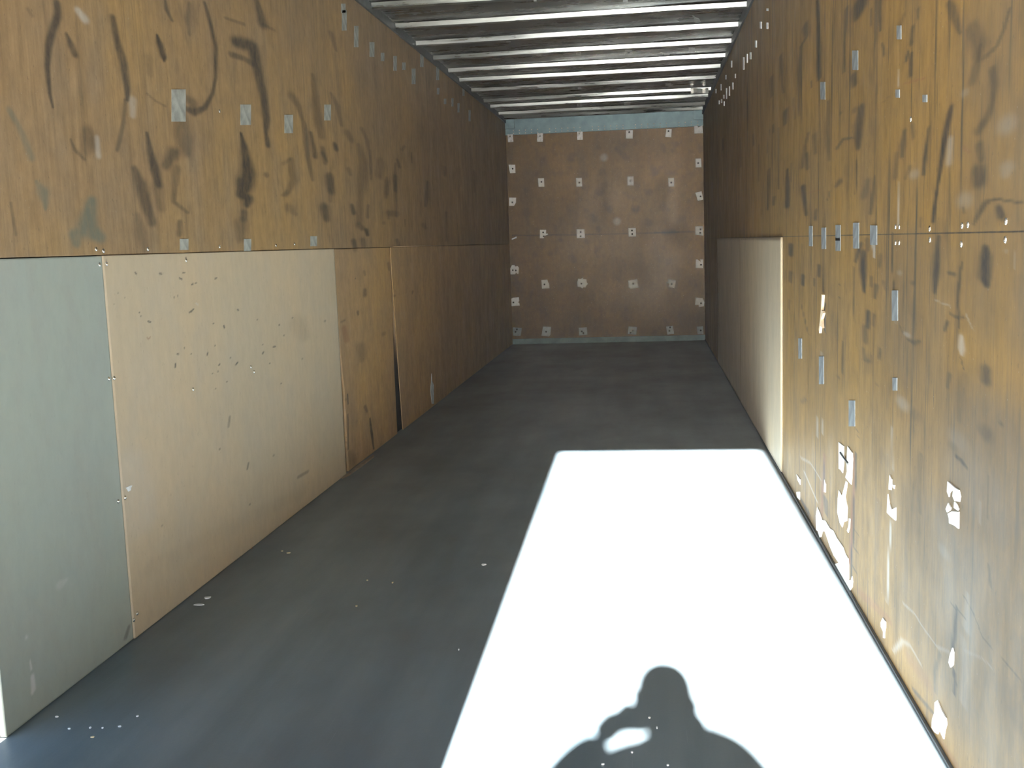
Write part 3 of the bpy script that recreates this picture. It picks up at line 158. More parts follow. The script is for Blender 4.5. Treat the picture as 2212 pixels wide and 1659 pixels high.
def plywood(name, light, dark, grey, marks=True, streak=0.0, speck=0.35, axis='Y', grain=0.10, rough=0.55, blotch=0.0, mottle=0.8, worn=(0.11, 0.14, 0.12)):
    """Weathered plywood: blotches, upright grain, scratches, small specks and the traced marks and painted shade of the attribute 'marks'."""
    k = NT(name)
    along = (1.0, 1.0, 1.0)
    big = k.noise(k.coord((1, 1, 0.8)), 1.1, 5, 0.6)
    mid = k.noise(k.coord((1, 1, 0.45)), 6.5, 4, 0.6)
    c = k.mix(k.ramp(big, 0.38, 0.62), light, dark)
    c = k.mix(k.ramp(mid, 0.45, 0.72, 0.0, 0.55), c, grey)
    fine = k.noise(k.coord((34, 34, 1.5)), 1.0, 6, 0.72)
    c = k.mix(min(1.0, grain*6), c, k.mix(k.ramp(fine, 0.30, 0.70), (0.66, 0.65, 0.64), (1.16, 1.16, 1.16)), 'MULTIPLY')
    mot = k.noise(k.coord((1, 1, 0.6)), 22.0, 5, 0.7)
    c = k.mix(mottle, c, k.mix(k.ramp(mot, 0.32, 0.68), (0.80, 0.80, 0.81), (1.14, 1.13, 1.12)), 'MULTIPLY')
    if streak:
        zone = k.noise(k.coord((1.3, 1.3, 1.3)), 1.0, 2)
        zf = k.ramp(zone, 0.35, 0.6, 0.25, 1.0)
        for sc_, lo_, hi_, am_ in (((24, 24, 1.3), 0.58, 0.68, 1.0), ((70, 70, 3.2), 0.60, 0.68, 0.8), ((11, 11, 1.6), 0.62, 0.74, 0.6)):
            st = k.noise(k.coord(sc_), 1.0, 4, 0.62)
            f = k.math('MULTIPLY', k.ramp(st, lo_, hi_), zf)
            c = k.mix(k.math('MULTIPLY', f, streak*am_), c, (0.040, 0.040, 0.040))
    if blotch:
        bn = k.noise(k.coord((1, 1, 0.8)), 9.0, 2, 0.5)
        c = k.mix(k.ramp(bn, 0.58, 0.74, 0.0, blotch), c, (0.035, 0.034, 0.034))
    if speck:
        sp = k.noise(k.coord((1, 1, 0.7)), 75.0, 2, 0.5)
        c = k.mix(k.ramp(sp, 0.66, 0.74, 0.0, speck), c, (0.05, 0.045, 0.04))
        sp2 = k.noise(k.coord((1, 1, 1)), 110.0, 1, 0.5)
        c = k.mix(k.ramp(sp2, 0.74, 0.80, 0.0, speck), c, (0.5, 0.48, 0.42))
    if marks:
        at = k.n('ShaderNodeAttribute', attribute_name='marks')
        sp3 = k.n('ShaderNodeSeparateColor')
        k.t.links.new(at.outputs['Color'], sp3.inputs[0])
        br = k.ramp(k.noise(k.coord((9, 9, 5)), 4.0, 4, 0.7), 0.25, 0.65, 0.6, 1.0)
        c = k.mix(k.math('MULTIPLY', sp3.outputs[1], br), c, (0.55, 0.56, 0.55))
        c = k.mix(sp3.outputs[2], c, (0.22, 0.085, 0.045))
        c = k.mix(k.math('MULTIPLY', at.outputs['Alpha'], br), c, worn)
        c = k.mix(k.math('MULTIPLY', sp3.outputs[0], br), c, (0.030, 0.031, 0.033))
    k.bump(fine, 0.12, 0.004)
    return k.done(c, k.ramp(mid, 0.3, 0.7, rough-0.08, rough+0.1), 0.0, 0.35)

def tag(o, label=None, cat=None, group=None, kind=None):
    for key, v in (('label', label), ('category', cat), ('group', group), ('kind', kind)):
        if v:
            o[key] = v
    return o

def mesh_obj(name, verts, faces, mat=None, parent=None, smooth=False):
    me = bpy.data.meshes.new(name)
    me.from_pydata([tuple(v) for v in verts], [], faces)
    me.update()
    if smooth:
        me.polygons.foreach_set('use_smooth', [True]*len(me.polygons))
    o = bpy.data.objects.new(name, me)
    COL.objects.link(o)
    if mat:
        me.materials.append(mat)
    if parent:
        o.parent = parent
    return o

def fix_normals(o):
    bm = bmesh.new()
    bm.from_mesh(o.data)
    bmesh.ops.recalc_face_normals(bm, faces=bm.faces)
    bm.to_mesh(o.data)
    bm.free()
    return o

BOXF = [(0, 3, 2, 1), (4, 5, 6, 7), (0, 1, 5, 4), (1, 2, 6, 5), (2, 3, 7, 6), (3, 0, 4, 7)]
class MB:
    """Collects shapes into one mesh."""
    def __init__(self):
        self.v, self.f = [], []
    def box(self, x0, x1, y0, y1, z0, z1):
        b = len(self.v)
        self.v += [(x0, y0, z0), (x1, y0, z0), (x1, y1, z0), (x0, y1, z0), (x0, y0, z1), (x1, y0, z1), (x1, y1, z1), (x0, y1, z1)]
        self.f += [tuple(b+i for i in q) for q in BOXF]
        return self
    def prism(self, pts, frame, t):
        """Polygon pts (a, b) carried by frame(a, b, c) from c = 0 to c = t."""
        b = len(self.v)
        n = len(pts)
        self.v += [frame(p[0], p[1], 0.0) for p in pts] + [frame(p[0], p[1], t) for p in pts]
        self.f.append(tuple(range(b, b+n)))
        self.f.append(tuple(range(b+2*n-1, b+n-1, -1)))
        for i in range(n):
            j = (i+1) % n
            self.f.append((b+i, b+j, b+n+j, b+n+i))
        return self
    def sweep(self, prof, x0, x1, n, warp):
        """Closed profile (y, z) swept along x with warp(x, y, z)."""
        b = len(self.v)
        m = len(prof)
        for i in range(n+1):
            x = x0+(x1-x0)*i/n
            self.v += [warp(x, y, z) for y, z in prof]
        for i in range(n):
            for j in range(m):
                k = (j+1) % m
                self.f.append((b+i*m+j, b+i*m+k, b+(i+1)*m+k, b+(i+1)*m+j))
        self.f.append(tuple(range(b, b+m)))
        self.f.append(tuple(range(b+n*m+m-1, b+n*m-1, -1)))
        return self
    def dome(self, c, n, r, h, seg=10, rings=3):
        n = Vector(n).normalized()
        a = n.orthogonal().normalized()
        e = n.cross(a)
        c = Vector(c)
        b = len(self.v)
        for i in range(rings+1):
            th = math.pi/2*i/(rings+1)
            for j in range(seg):
                ph = 2*math.pi*j/seg
                self.v.append(tuple(c+(a*math.cos(ph)+e*math.sin(ph))*r*math.cos(th)+n*h*math.sin(th)))
        self.v.append(tuple(c+n*h))
        top = len(self.v)-1
        for i in range(rings):
            for j in range(seg):
                k = (j+1) % seg
                self.f.append((b+i*seg+j, b+i*seg+k, b+(i+1)*seg+k, b+(i+1)*seg+j))
        for j in range(seg):
            self.f.append((b+rings*seg+j, b+rings*seg+(j+1) % seg, top))
        self.f.append(tuple(range(b+seg-1, b-1, -1)))
        return self
    def build(self, name, mat, parent=None, smooth=False):
        return fix_normals(mesh_obj(name, self.v, self.f, mat, parent, smooth))

def left_frame(a, b, c): return (c, a, b)
def right_frame(a, b, c): return (W-c, a, b)
def back_frame(a, b, c): return (a, D-c, b)
def floor_frame(a, b, c): return (a, b, c)
def roof_frame(a, b, c): return (a, b, H-c)

def paint(Y, Z, strokes, lim=None):
    """Marks (dark, pale, reddish, greenish) for points with wall coordinates Y, Z; soft-edged strokes with varying half widths."""
    out = np.zeros((len(Y), 4), np.float32)
    gain = {'d': 1.45, 'k': 1.0}
    chan = {'d': 0, 'k': 0, 'g': 1, 'w': 1, 'r': 2, 'a': 3}
    for kind, st, flat in strokes:
        p = np.array(flat, np.float64).reshape(-1, 4)
        if len(p) == 1:
            p = np.vstack([p, p])
        m = 2.2
        y0, y1 = (p[:, 0]-m*p[:, 2]).min(), (p[:, 0]+m*p[:, 2]).max()
        z0, z1 = (p[:, 1]-m*p[:, 3]).min(), (p[:, 1]+m*p[:, 3]).max()
        sel = np.where((Y > y0) & (Y < y1) & (Z > z0) & (Z < z1))[0]
        if not len(sel):
            continue
        yy, zz = Y[sel], Z[sel]
        best = np.full(len(sel), 9.0)
        for a, b in zip(p[:-1], p[1:]):
            sy, sz = max(1e-4, (a[2]+b[2])/2), max(1e-4, (a[3]+b[3])/2)
            dy, dz = (b[0]-a[0])/sy, (b[1]-a[1])/sz
            L = dy*dy+dz*dz
            t = np.clip((((yy-a[0])/sy)*dy+((zz-a[1])/sz)*dz)/L, 0, 1) if L > 1e-9 else np.zeros(len(sel))
            wy, wz = a[2]+(b[2]-a[2])*t, a[3]+(b[3]-a[3])*t
            best = np.minimum(best, np.hypot((yy-a[0]-(b[0]-a[0])*t)/np.maximum(wy, 1e-4), (zz-a[1]-(b[1]-a[1])*t)/np.maximum(wz, 1e-4)))
        if kind == 'k':
            f = np.clip((1.35-best)/0.5, 0, 1)
        else:
            f = np.clip((1.75-best)/1.35, 0, 1)
        f = f*f*(3-2*f)*min(0.97, st*gain.get(kind, 1.0))
        c = chan[kind]
        out[sel, c] = 1-(1-out[sel, c])*(1-f)
    return out

def sheet(name, frame, ys, zs, thick, mat, strokes=None, parent=None, hole=None):
    """A board on a wall: a fine front grid (for the marks) closed by a back and rims."""
    ys, zs = np.asarray(ys, float), np.asarray(zs, float)
    ny, nz = len(ys), len(zs)
    Yg, Zg = np.meshgrid(ys, zs, indexing='ij')
    Yf, Zf = Yg.ravel(), Zg.ravel()
    rim = [i*nz for i in range(ny)] + [(ny-1)*nz+j for j in range(1, nz)] + [i*nz+nz-1 for i in range(ny-2, -1, -1)] + [j for j in range(nz-2, 0, -1)]
    pf = np.array([frame(0, 0, 0), frame(1, 0, 0), frame(0, 1, 0), frame(0, 0, 1)], float)
    o0, ey, ez, ec = pf[0], pf[1]-pf[0], pf[2]-pf[0], pf[3]-pf[0]
    front = o0+np.outer(Yf, ey)+np.outer(Zf, ez)+thick[1]*ec
    back = o0+np.outer(Yf[rim], ey)+np.outer(Zf[rim], ez)+thick[0]*ec
    V = np.vstack([front, back])
    i, j = np.meshgrid(np.arange(ny-1), np.arange(nz-1), indexing='ij')
    a = (i*nz+j).ravel()
    quads = np.stack([a, a+nz, a+nz+1, a+1], 1)
    n0, R = ny*nz, len(rim)
    rr = np.array(rim)
    k = np.arange(R)
    kn = (k+1) % R
    side = np.stack([rr[k], n0+k, n0+kn, rr[kn]], 1)
    allq = np.vstack([quads, side])
    me = bpy.data.meshes.new(name)
    me.vertices.add(len(V))
    me.vertices.foreach_set('co', V.astype(np.float32).ravel())
    nq = len(allq)
    me.loops.add(nq*4+R)
    me.loops.foreach_set('vertex_index', np.concatenate([allq.ravel(), n0+np.arange(R)[::-1]]).astype(np.int32))
    me.polygons.add(nq+1)
    me.polygons.foreach_set('loop_start', np.concatenate([np.arange(nq)*4, [nq*4]]).astype(np.int32))
    me.update(calc_edges=True)
    if strokes is not None:
        at = me.attributes.new('marks', 'FLOAT_COLOR', 'POINT')
        col = np.zeros((len(V), 4), np.float32)
        col[:n0] = paint(Yf, Zf, strokes)
        at.data.foreach_set('color', col.ravel())
    me.materials.append(mat)
    o = bpy.data.objects.new(name, me)
    COL.objects.link(o)
    if parent:
        o.parent = parent
    c = np.cross(ey, ez)
    if np.dot(c, ec) < 0:
        me.flip_normals()
    return o

def spaced(y0, y1, n, lat=1.7):
    """Stations closer together near the doorway, about even to the eye that looks in."""
    a, b = 1.0/max(y0, 0.9), 1.0/y1
    t = np.linspace(0, 1, n)
    return 1.0/(a+(b-a)*t) if y0 >= 0.9 else np.concatenate([np.linspace(y0, 0.9, 12)[:-1], 1.0/(1/0.9+(b-1/0.9)*np.linspace(0, 1, n-11))])

# ---------------------------------------------------------------- materials
M = {}
M['ply_left'] = plywood('brown_plywood_left', (0.385, 0.248, 0.105), (0.315, 0.213, 0.115), (0.255, 0.20, 0.14), streak=0.25, speck=0.3, blotch=0.22)
M['ply_right'] = plywood('brown_plywood_right', (0.325, 0.190, 0.048), (0.255, 0.155, 0.050), (0.195, 0.138, 0.075), streak=0.85, speck=0.4, grain=0.09, blotch=0.30, worn=(0.125, 0.105, 0.080))  # worn tone is dust grey and also shade painted in near the doorway
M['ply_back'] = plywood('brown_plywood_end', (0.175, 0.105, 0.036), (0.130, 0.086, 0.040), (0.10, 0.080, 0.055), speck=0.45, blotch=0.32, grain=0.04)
M['ply_beige'] = plywood('beige_plywood', (0.54, 0.43, 0.29), (0.50, 0.42, 0.30), (0.48, 0.42, 0.33), speck=0.12, grain=0.012, rough=0.5, mottle=0.3)
M['ply_beige_far'] = plywood('beige_overlay_plywood', (0.50, 0.40, 0.26), (0.45, 0.38, 0.27), (0.40, 0.35, 0.27), marks=False, speck=0.12, grain=0.03, mottle=0.3)
M['panel_green'] = plywood('green_grey_board', (0.33, 0.37, 0.32), (0.32, 0.36, 0.33), (0.33, 0.34, 0.30), speck=0.06, grain=0.004, rough=0.6, mottle=0.22)
M['ply_worn'] = plywood('worn_brown_plywood', (0.47, 0.30, 0.125), (0.39, 0.26, 0.14), (0.31, 0.24, 0.165), speck=0.4, streak=0.1, grain=0.04)
M['backing'] = plain('dark_wall_backing', (0.03, 0.03, 0.03), 0.8)
M['blue_steel'] = plain('blue_grey_painted_steel', (0.185, 0.28, 0.30), 0.5, 0.0, 0.15, 9)
M['angle_steel'] = plain('dark_blue_grey_angle', (0.085, 0.10, 0.11), 0.5, 0.2)
M['dark_steel'] = plain('dark_grey_steel_rail', (0.12, 0.125, 0.12), 0.5, 0.3)
M['rivet'] = plain('pale_rivets', (0.62, 0.58, 0.50), 0.4)
M['white'] = plain('white_patch', (0.80, 0.82, 0.80), 0.5, 0, 0.08, 30)
M['white_paper'] = plain('white_torn_paper', (0.85, 0.85, 0.82), 0.6, 0, 0.06, 40)
M['pale'] = plain('pale_grey_patch', (0.52, 0.58, 0.60), 0.5, 0, 0.15, 25)
M['grey'] = plain('grey_metal_patch', (0.52, 0.52, 0.50), 0.4, 0.2, 0.25, 30)
M['dull'] = plain('dull_grey_patch', (0.24, 0.27, 0.26), 0.6, 0, 0.2, 25)
M['tape'] = plain('grey_tape_square', (0.33, 0.34, 0.31), 0.55, 0, 0.25, 20)
M['tape_dark'] = plain('dark_grey_tape_square', (0.20, 0.22, 0.23), 0.5, 0, 0.3, 20)
M['screw_dark'] = plain('dark_screw_head', (0.025, 0.025, 0.025), 0.5, 0.4)
M['screw_bright'] = plain('bright_screw_head', (0.85, 0.85, 0.82), 0.22, 0.9)
M['splinter'] = plain('fresh_split_wood', (0.72, 0.58, 0.40), 0.7, 0, 0.2, 40)
M['splinter_red'] = plain('reddish_split_wood', (0.40, 0.22, 0.13), 0.7, 0, 0.3, 40)
M['straw'] = plain('straw_bit', (0.62, 0.55, 0.36), 0.7)
M['chip'] = plain('white_chip', (0.72, 0.76, 0.78), 0.6)
M['wood_strip'] = plain('light_wood_strip', (0.30, 0.24, 0.18), 0.7)
M['ground'] = plain('pale_concrete_ground', (0.42, 0.40, 0.37), 0.9, 0, 0.1, 2)
M['outer'] = plain('white_outer_skin', (0.6, 0.6, 0.6), 0.5)

k = NT('dark_roof_sheet')
nz_ = k.noise(k.coord((0.8, 3.0, 1)), 2.5, 5, 0.6)
c_ = k.mix(k.ramp(nz_, 0.35, 0.7), (0.045, 0.040, 0.033), (0.080, 0.073, 0.062))
k.bump(k.noise(k.coord((0.7, 2.5, 1)), 1.3, 1), 0.10, 0.012)
M['roof'] = k.done(c_, k.ramp(nz_, 0.3, 0.7, 0.22, 0.34), 0.0, 0.5)

k = NT('galvanised_roof_bow')
nz_ = k.noise(k.coord((1.5, 20, 20)), 2.0, 4, 0.6)
oi_ = k.n('ShaderNodeObjectInfo')
c_ = k.mix(k.ramp(nz_, 0.3, 0.7), (0.34, 0.345, 0.32), (0.54, 0.545, 0.51))
c_ = k.mix(oi_.outputs['Random'], k.mix(1.0, c_, (0.78, 0.80, 0.78), 'MULTIPLY'), c_)
M['bow'] = k.done(c_, k.ramp(nz_, 0.3, 0.7, 0.22, 0.45), 0.85)

k = NT('dark_worn_floor')
a_ = k.noise(k.coord((5.0, 0.55, 1)), 1.0, 5, 0.6)
b_ = k.noise(k.coord((1.2, 0.8, 1)), 1.2, 4, 0.6)
c_ = k.mix(k.ramp(a_, 0.35, 0.65), (0.088, 0.122, 0.142), (0.135, 0.172, 0.192))
c_ = k.mix(k.ramp(b_, 0.45, 0.7, 0.0, 0.6), c_, (0.096, 0.106, 0.110))
s_ = k.noise(k.coord((150, 2.2, 1)), 1.0, 3, 0.7)
c_ = k.mix(k.ramp(s_, 0.68, 0.74, 0.0, 0.18), c_, (0.35, 0.38, 0.40))
g_ = k.noise(k.coord((1, 1, 1)), 160.0, 2, 0.5)
c_ = k.mix(k.ramp(g_, 0.74, 0.80, 0.0, 0.35), c_, (0.42, 0.40, 0.33))
k.bump(k.noise(k.coord((1, 1, 1)), 90.0, 3), 0.08, 0.004)
M['floor'] = k.done(c_, k.ramp(b_, 0.3, 0.7, 0.34, 0.48), 0.0, 0.55)

# ---------------------------------------------------------------- the box: floor, walls, roof
GROUND_Z = -0.27
def structure(o):
    o['kind'] = 'structure'
    return o
structure(MB().box(-60, 60, -60, 80, GROUND_Z-0.4, GROUND_Z).build('ground', M['ground']))
structure(MB().box(0.0, W+0.06, DOOR_Y, 2.48, GROUND_Z, 0.0).box(-0.06, W+0.06, 2.48, D+0.06, GROUND_Z, 0.0).build('floor', M['floor']))

SEAM_L, SEAM_R = 1.266, 1.248
# left wall: plywood above the joint, dark backing behind the lower boards, open side doorway between Y = 1.55 and 2.48
wall_left = structure(sheet('wall_left', left_frame, spaced(2.48, D, 430), np.linspace(SEAM_L, H, 330), (-0.06, 0.0), M['ply_left'], STROKES_LEFT))
b = MB().box(-0.06, -0.018, 2.48, D, 0.0, SEAM_L)
structure(b.build('trim_1', M['backing']))
b = MB().box(-0.06, 0.0, DOOR_Y, 2.20, 0.0, H).box(-0.06, 0.0, 2.20, 2.48, 2.35, H)
structure(b.build('trim_2', M['outer']))
# right wall
ysr = spaced(DOOR_Y, D, 460)
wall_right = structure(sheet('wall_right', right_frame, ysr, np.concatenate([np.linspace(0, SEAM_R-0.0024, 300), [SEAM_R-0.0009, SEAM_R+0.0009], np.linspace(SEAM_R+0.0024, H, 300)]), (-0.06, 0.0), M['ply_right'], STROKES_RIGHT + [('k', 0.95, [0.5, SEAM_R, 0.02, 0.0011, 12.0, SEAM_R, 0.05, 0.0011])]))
# end wall
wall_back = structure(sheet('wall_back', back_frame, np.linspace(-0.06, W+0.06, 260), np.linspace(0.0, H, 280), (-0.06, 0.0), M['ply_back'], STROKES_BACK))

# roof sheet with shallow waves between the bows
BOW_Y = [0.95, 1.57, 2.2, 2.84, 3.49, 4.15, 4.8, 5.46, 6.11, 6.77, 7.416, 8.074, 8.719, 9.385, 9.947, 10.612, 11.41, 11.901, 12.571, 13.05]
nx, ny = 60, 520
V, Fq = [], []
rng = random.Random(3)
amp = {y: (rng.uniform(0.3, 1.0), rng.uniform(0.5, 1.0), rng.uniform(0, 6.28)) for y in BOW_Y}
def roof_z(x, y):
    """The sheet lies on the bows and lifts off them by millimetres, most near the right wall."""
    j = min(range(len(BOW_Y)), key=lambda q_: abs(BOW_Y[q_]+0.03-y))
    a, b, ph = amp[BOW_Y[j]]
    near = math.exp(-((y-BOW_Y[j]-0.0)/0.07)**2)
    u = x/W
    lift = 0.004+0.010*a*math.exp(-((u-0.86)/0.16)**2)+0.004*b*math.exp(-((u-0.1)/0.1)**2)+0.002*math.sin(5*x+ph)
    sag = 0.006*math.sin(math.pi*u)
    return H+0.002+lift*near+0.004*(1-near)-sag*0.3
for i in range(ny+1):
    y = DOOR_Y+(D-DOOR_Y)*i/ny
    for j in range(nx+1):
        x = W*j/nx
        V.append((x, y, roof_z(x, y)))
nb = len(V)
for i in range(ny):
    for j in range(nx):
        a = i*(nx+1)+j
        Fq.append((a, a+1, a+nx+2, a+nx+1))
ceiling = structure(mesh_obj('ceiling', V, Fq, M['roof'], None, True))
structure(MB().box(-0.06, W+0.06, DOOR_Y, D+0.06, H+0.03, H+0.07).build('roof', M['outer']))

# roof bows: hat sections whose near web leans towards the doorway
def bow(yf, idx):
    hb = 0.030
    r_ = random.Random(idx)
    tw = [r_.uniform(-0.004, 0.004) for _ in range(4)]
    def warp(x, y, z):
        u = x/W
        wob = tw[0]*math.sin(3.1*u+tw[1]*900)+tw[2]*0.5*math.sin(9*u)
        lean = (H-z)/hb*(0.0035*math.sin(2.3*u+idx*1.7)+0.0012*math.sin(11*u+idx))
        kink = 0.004*math.exp(-((u-0.80)/0.06)**2)*math.sin(idx*2.1)
        return (x, y+wob+lean, z+0.0012*math.sin(6*u+idx)+kink*(1 if z < H-0.01 else 0))
    prof = [(yf-0.012, H+0.001), (yf, H-hb+0.003), (yf+0.004, H-hb), (yf+0.048, H-hb), (yf+0.052, H-hb+0.003), (yf+0.064, H+0.001)]
    return MB().sweep(prof, 0.016, W-0.012, 40, warp).build('roof_bow', M['bow'])
ORD = ['first', 'second', 'third', 'fourth', 'fifth', 'sixth', 'seventh', 'eighth', 'ninth', 'tenth', 'eleventh', 'twelfth', 'thirteenth', 'fourteenth', 'fifteenth',
       'sixteenth', 'seventeenth', 'eighteenth', 'nineteenth', 'twentieth', 'twenty-first', 'twenty-second', 'twenty-third', 'twenty-fourth']
n_far = len(BOW_Y)
for i, yb in enumerate(BOW_Y):
    o = bow(yb, i)
    far = n_far-1-i
    lab = 'bright galvanised roof bow, ' + ('the one closest to the blue header' if far == 0 else ORD[far] + ' bow out from the blue header')
    tag(o, lab, 'roof bow', 'roof bows under the dark roof sheet')

# steel rails along the tops of the walls, angles along the floor, end wall header and sill
structure(MB().box(0.0, 0.014, 2.48, D, H-0.055, H).build('trim_3', M['dark_steel']))
structure(MB().box(W-0.014, W, DOOR_Y, D, H-0.065, H).build('trim_4', M['dark_steel']))
structure(MB().box(W-0.009, W, DOOR_Y, D, 0.0, 0.010).build('baseboard_right', M['angle_steel']))
structure(MB().box(0.0, W, D-0.02, D, 0.0, 0.067).build('baseboard_back', M['blue_steel']))
hd = MB().box(0.0, W, D-0.03, D, 2.588, 2.657).box(0.0, W, D-0.018, D, 2.657, H).box(0.0, 0.115, D-0.05, D, 2.663, H).box(W-0.115, W, D-0.05, D, 2.663, H)
header = structure(hd.build('trim_5', M['blue_steel']))
rv = MB()
xs = []
x = 0.10
i = 0
while x < W-0.03:
    if (i % 7) != 5:
        xs.append(x)
    x += 0.0745
    i += 1
for x in xs:
    for z in (2.606, 2.640):
        rv.dome((x, D-0.03, z), (0, -1, 0), 0.007, 0.004, 8, 2)
structure(rv.build('trim_6', M['rivet'], header))

# rear door frame, closed left leaf; the right half stands open
structure(MB().box(-0.06, W+0.06, DOOR_Y-0.08, DOOR_Y, 2.60, H+0.07).build('trim_7', M['outer']))
structure(MB().box(-0.06, 1.217, DOOR_Y-0.05, DOOR_Y, 0.0, 2.60).build('door_1', M['outer']))

# ---------------------------------------------------------------- boards over the lower walls
g = 'boards covering the lower left wall'
def board(name, y0, y1, z0, z1, t0, t1, mat, ny_, nz_, label, cat='wall panel', frame=left_frame, strokes=STROKES_PANEL, group=g):
    return tag(sheet(name, frame, spaced(y0, y1, ny_), np.linspace(z0, z1, nz_), (t0, t1), mat, strokes), label, cat, group)
board('wall_board', 2.48, 3.188, 0.002, SEAM_L-0.003, -0.018, 0.0, M['panel_green'], 160, 240, 'green grey smooth board on the left wall closest to the doorway')
board('plywood_panel', 3.190, 5.705, 0.002, SEAM_L-0.002, -0.018, 0.005, M['ply_beige'], 300, 300, 'large clean beige plywood panel on the left wall with small dark splinter marks')
# worn panel between the beige one and the leaning gap: its far edge stops short of the next panel
wp = sheet('plywood_panel', left_frame, spaced(5.725, 7.005, 150), np.linspace(0.002, SEAM_L-0.003, 200), (-0.018, -0.001), M['ply_worn'], STROKES_PANEL)
me = wp.data
co = np.empty(len(me.vertices)*3, np.float32)
me.vertices.foreach_get('co', co)
co = co.reshape(-1, 3)
u = np.clip((co[:, 1]-5.725)/(7.005-5.725), 0, 1)
zz = co[:, 2]
near_edge = np.where(zz < 0.75, 0.045*np.clip((0.78-zz)/0.3, 0, 1), 0.0)
far_edge = np.where(zz < 0.95, -0.035*np.clip((0.95-zz)/0.5, 0, 1), 0.0)
co[:, 1] += near_edge*(1-u)+far_edge*u
me.vertices.foreach_set('co', co.ravel())
me.update()
tag(wp, 'worn brown plywood panel with split edges between the beige panel and the dark leaning gap', 'wall panel', g)
bp = sheet('plywood_panel', left_frame, spaced(7.012, 8.845, 140), np.linspace(0.002, SEAM_L-0.003, 160), (-0.002, 0.004), M['ply_worn'], STROKES_PANEL)
me = bp.data
co = np.empty(len(me.vertices)*3, np.float32)
me.vertices.foreach_get('co', co)
co = co.reshape(-1, 3)
u = np.clip((co[:, 1]-7.012)/(8.845-7.012), 0, 1)
co[:, 1] += np.clip((1.10-co[:, 2])/1.10, 0, 1)*0.105*(1-u)
me.vertices.foreach_set('co', co.ravel())
me.update()
tag(bp, 'brown plywood panel beyond the dark leaning gap in the left wall', 'wall panel', g)
board('plywood_panel', 8.848, D, 0.002, SEAM_L-0.003, -0.018, 0.0, M['ply_worn'], 90, 90, 'dim brown plywood panel farthest in on the left wall, ending at the end wall')
g2 = 'overlay panels low on the right wall'
tag(sheet('plywood_panel', right_frame, spaced(5.62, 8.08, 60), np.linspace(0.018, SEAM_R-0.003, 60), (0.0, 0.010), M['ply_beige_far']), 'smooth beige plywood overlay low on the right wall, lit near the sunny floor', 'wall panel', g2)
tag(sheet('plywood_panel', right_frame, spaced(8.085, 10.74, 50), np.linspace(0.018, SEAM_R-0.003, 50), (0.0, 0.008), M['ply_beige_far']), 'shadowed overlay panel behind the beige one low on the right wall', 'wall panel', g2)

# ---------------------------------------------------------------- square patch plates of the end wall
for kind, poly, scr, lab in BACK_PATCHES:
    cx, cz = sum(p[0] for p in poly)/len(poly), sum(p[1] for p in poly)/len(poly)
    depth = 0.0
    if max(p[1] for p in poly) > 2.59:
        depth = 0.030
    pts = [(p[0]-cx, p[1]-cz) for p in poly]
    o = MB().prism(pts, lambda a, b, c: (a, -c, b), 0.004).build('patch_plate', M[kind])
    o.location = (min(max(cx, 0.06), W-0.06), D-depth, cz)
    for sx, sz in scr:
        s = MB().dome((sx-cx, -0.004, sz-cz), (0, -1, 0), 0.011 if kind != 'grey' else 0.010, 0.005).build('screw', M['screw_bright'] if kind == 'grey' and sz > 2.4 else M['screw_dark'], o, True)
    tag(o, lab.replace(',', ', '), 'patch', 'patch plates screwed to the end wall')

def overlay(y, z, side):
    """Height of the board surface above the wall plane at this spot."""
    if side == 'R':
        return 0.010 if (5.62 < y < 8.08 and z < SEAM_R) else 0.0
    if z < SEAM_L and y > 3.19:
        return 0.005 if y < 5.705 else (0.004 if 7.1 < y < 8.845 else 0.0)
    return 0.0

def plate_on(frame, side, poly, t, mat, name):
    y, z = sum(p[0] for p in poly)/len(poly), sum(p[1] for p in poly)/len(poly)
    h = overlay(y, z, side)
    sgn = 1 if side == 'L' else -1
    o = MB().prism([(p[0]-y, p[1]-z) for p in poly], lambda a, b, c: (sgn*c, a, b), t).build(name, mat)
    o.location = (h if side == 'L' else W-h, y, z)
    return o

def height_word(z):
    return 'up by the roof rail' if z > 2.45 else ('high on the wall' if z > 1.95 else ('above the plywood joint' if z > 1.25 else ('at the plywood joint' if z > 1.05 else 'on the lower half')))

# grey squares on the side walls, each with a small bright screw where one shows
def side_plates(polys, side, big):
    frame = left_frame if side == 'L' else right_frame
    info = sorted([(sum(p[0] for p in q_)/4, sum(p[1] for p in q_)/4, q_) for q_ in polys])
    count = {}
    for y, z, q_ in info:
        hw = height_word(z)
        count[hw] = count.get(hw, 0)+1
        o = plate_on(frame, side, q_, 0.0025, M['tape'] if side == 'L' else M['tape_dark'], 'grey_patch')
        h = abs(q_[0][1]-q_[1][1])
        sgn = 1 if side == 'L' else -1
        if h > 0.06:
            MB().dome((sgn*0.0025, 0, -0.1*h), (sgn, 0, 0), 0.008, 0.004, 8, 2).build('screw', M['screw_bright'], o, True)
        lab = 'grey patch %s of the %s wall, %s from the doorway' % (hw.replace(' of the wall', '').replace('high on the wall', 'high up'), 'left' if side == 'L' else 'right', ORD[count[hw]-1])
        tag(o, lab, 'patch', 'grey patches on the %s wall' % ('left' if side == 'L' else 'right'))
side_plates(LEFT_PLATES, 'L', True)
side_plates(RIGHT_PLATES, 'R', True)
info = sorted([(sum(p[0] for p in q_)/4, q_) for q_ in ROOF_EDGE_FLECKS])
for i, (y, q_) in enumerate(info):
    o = plate_on(right_frame, 'R', q_, 0.003, M['white'], 'patch_plate')
    tag(o, 'small white patch below the roof edge of the right wall, %s from the doorway' % ORD[i], 'patch', 'white patches below the roof edge of the right wall')

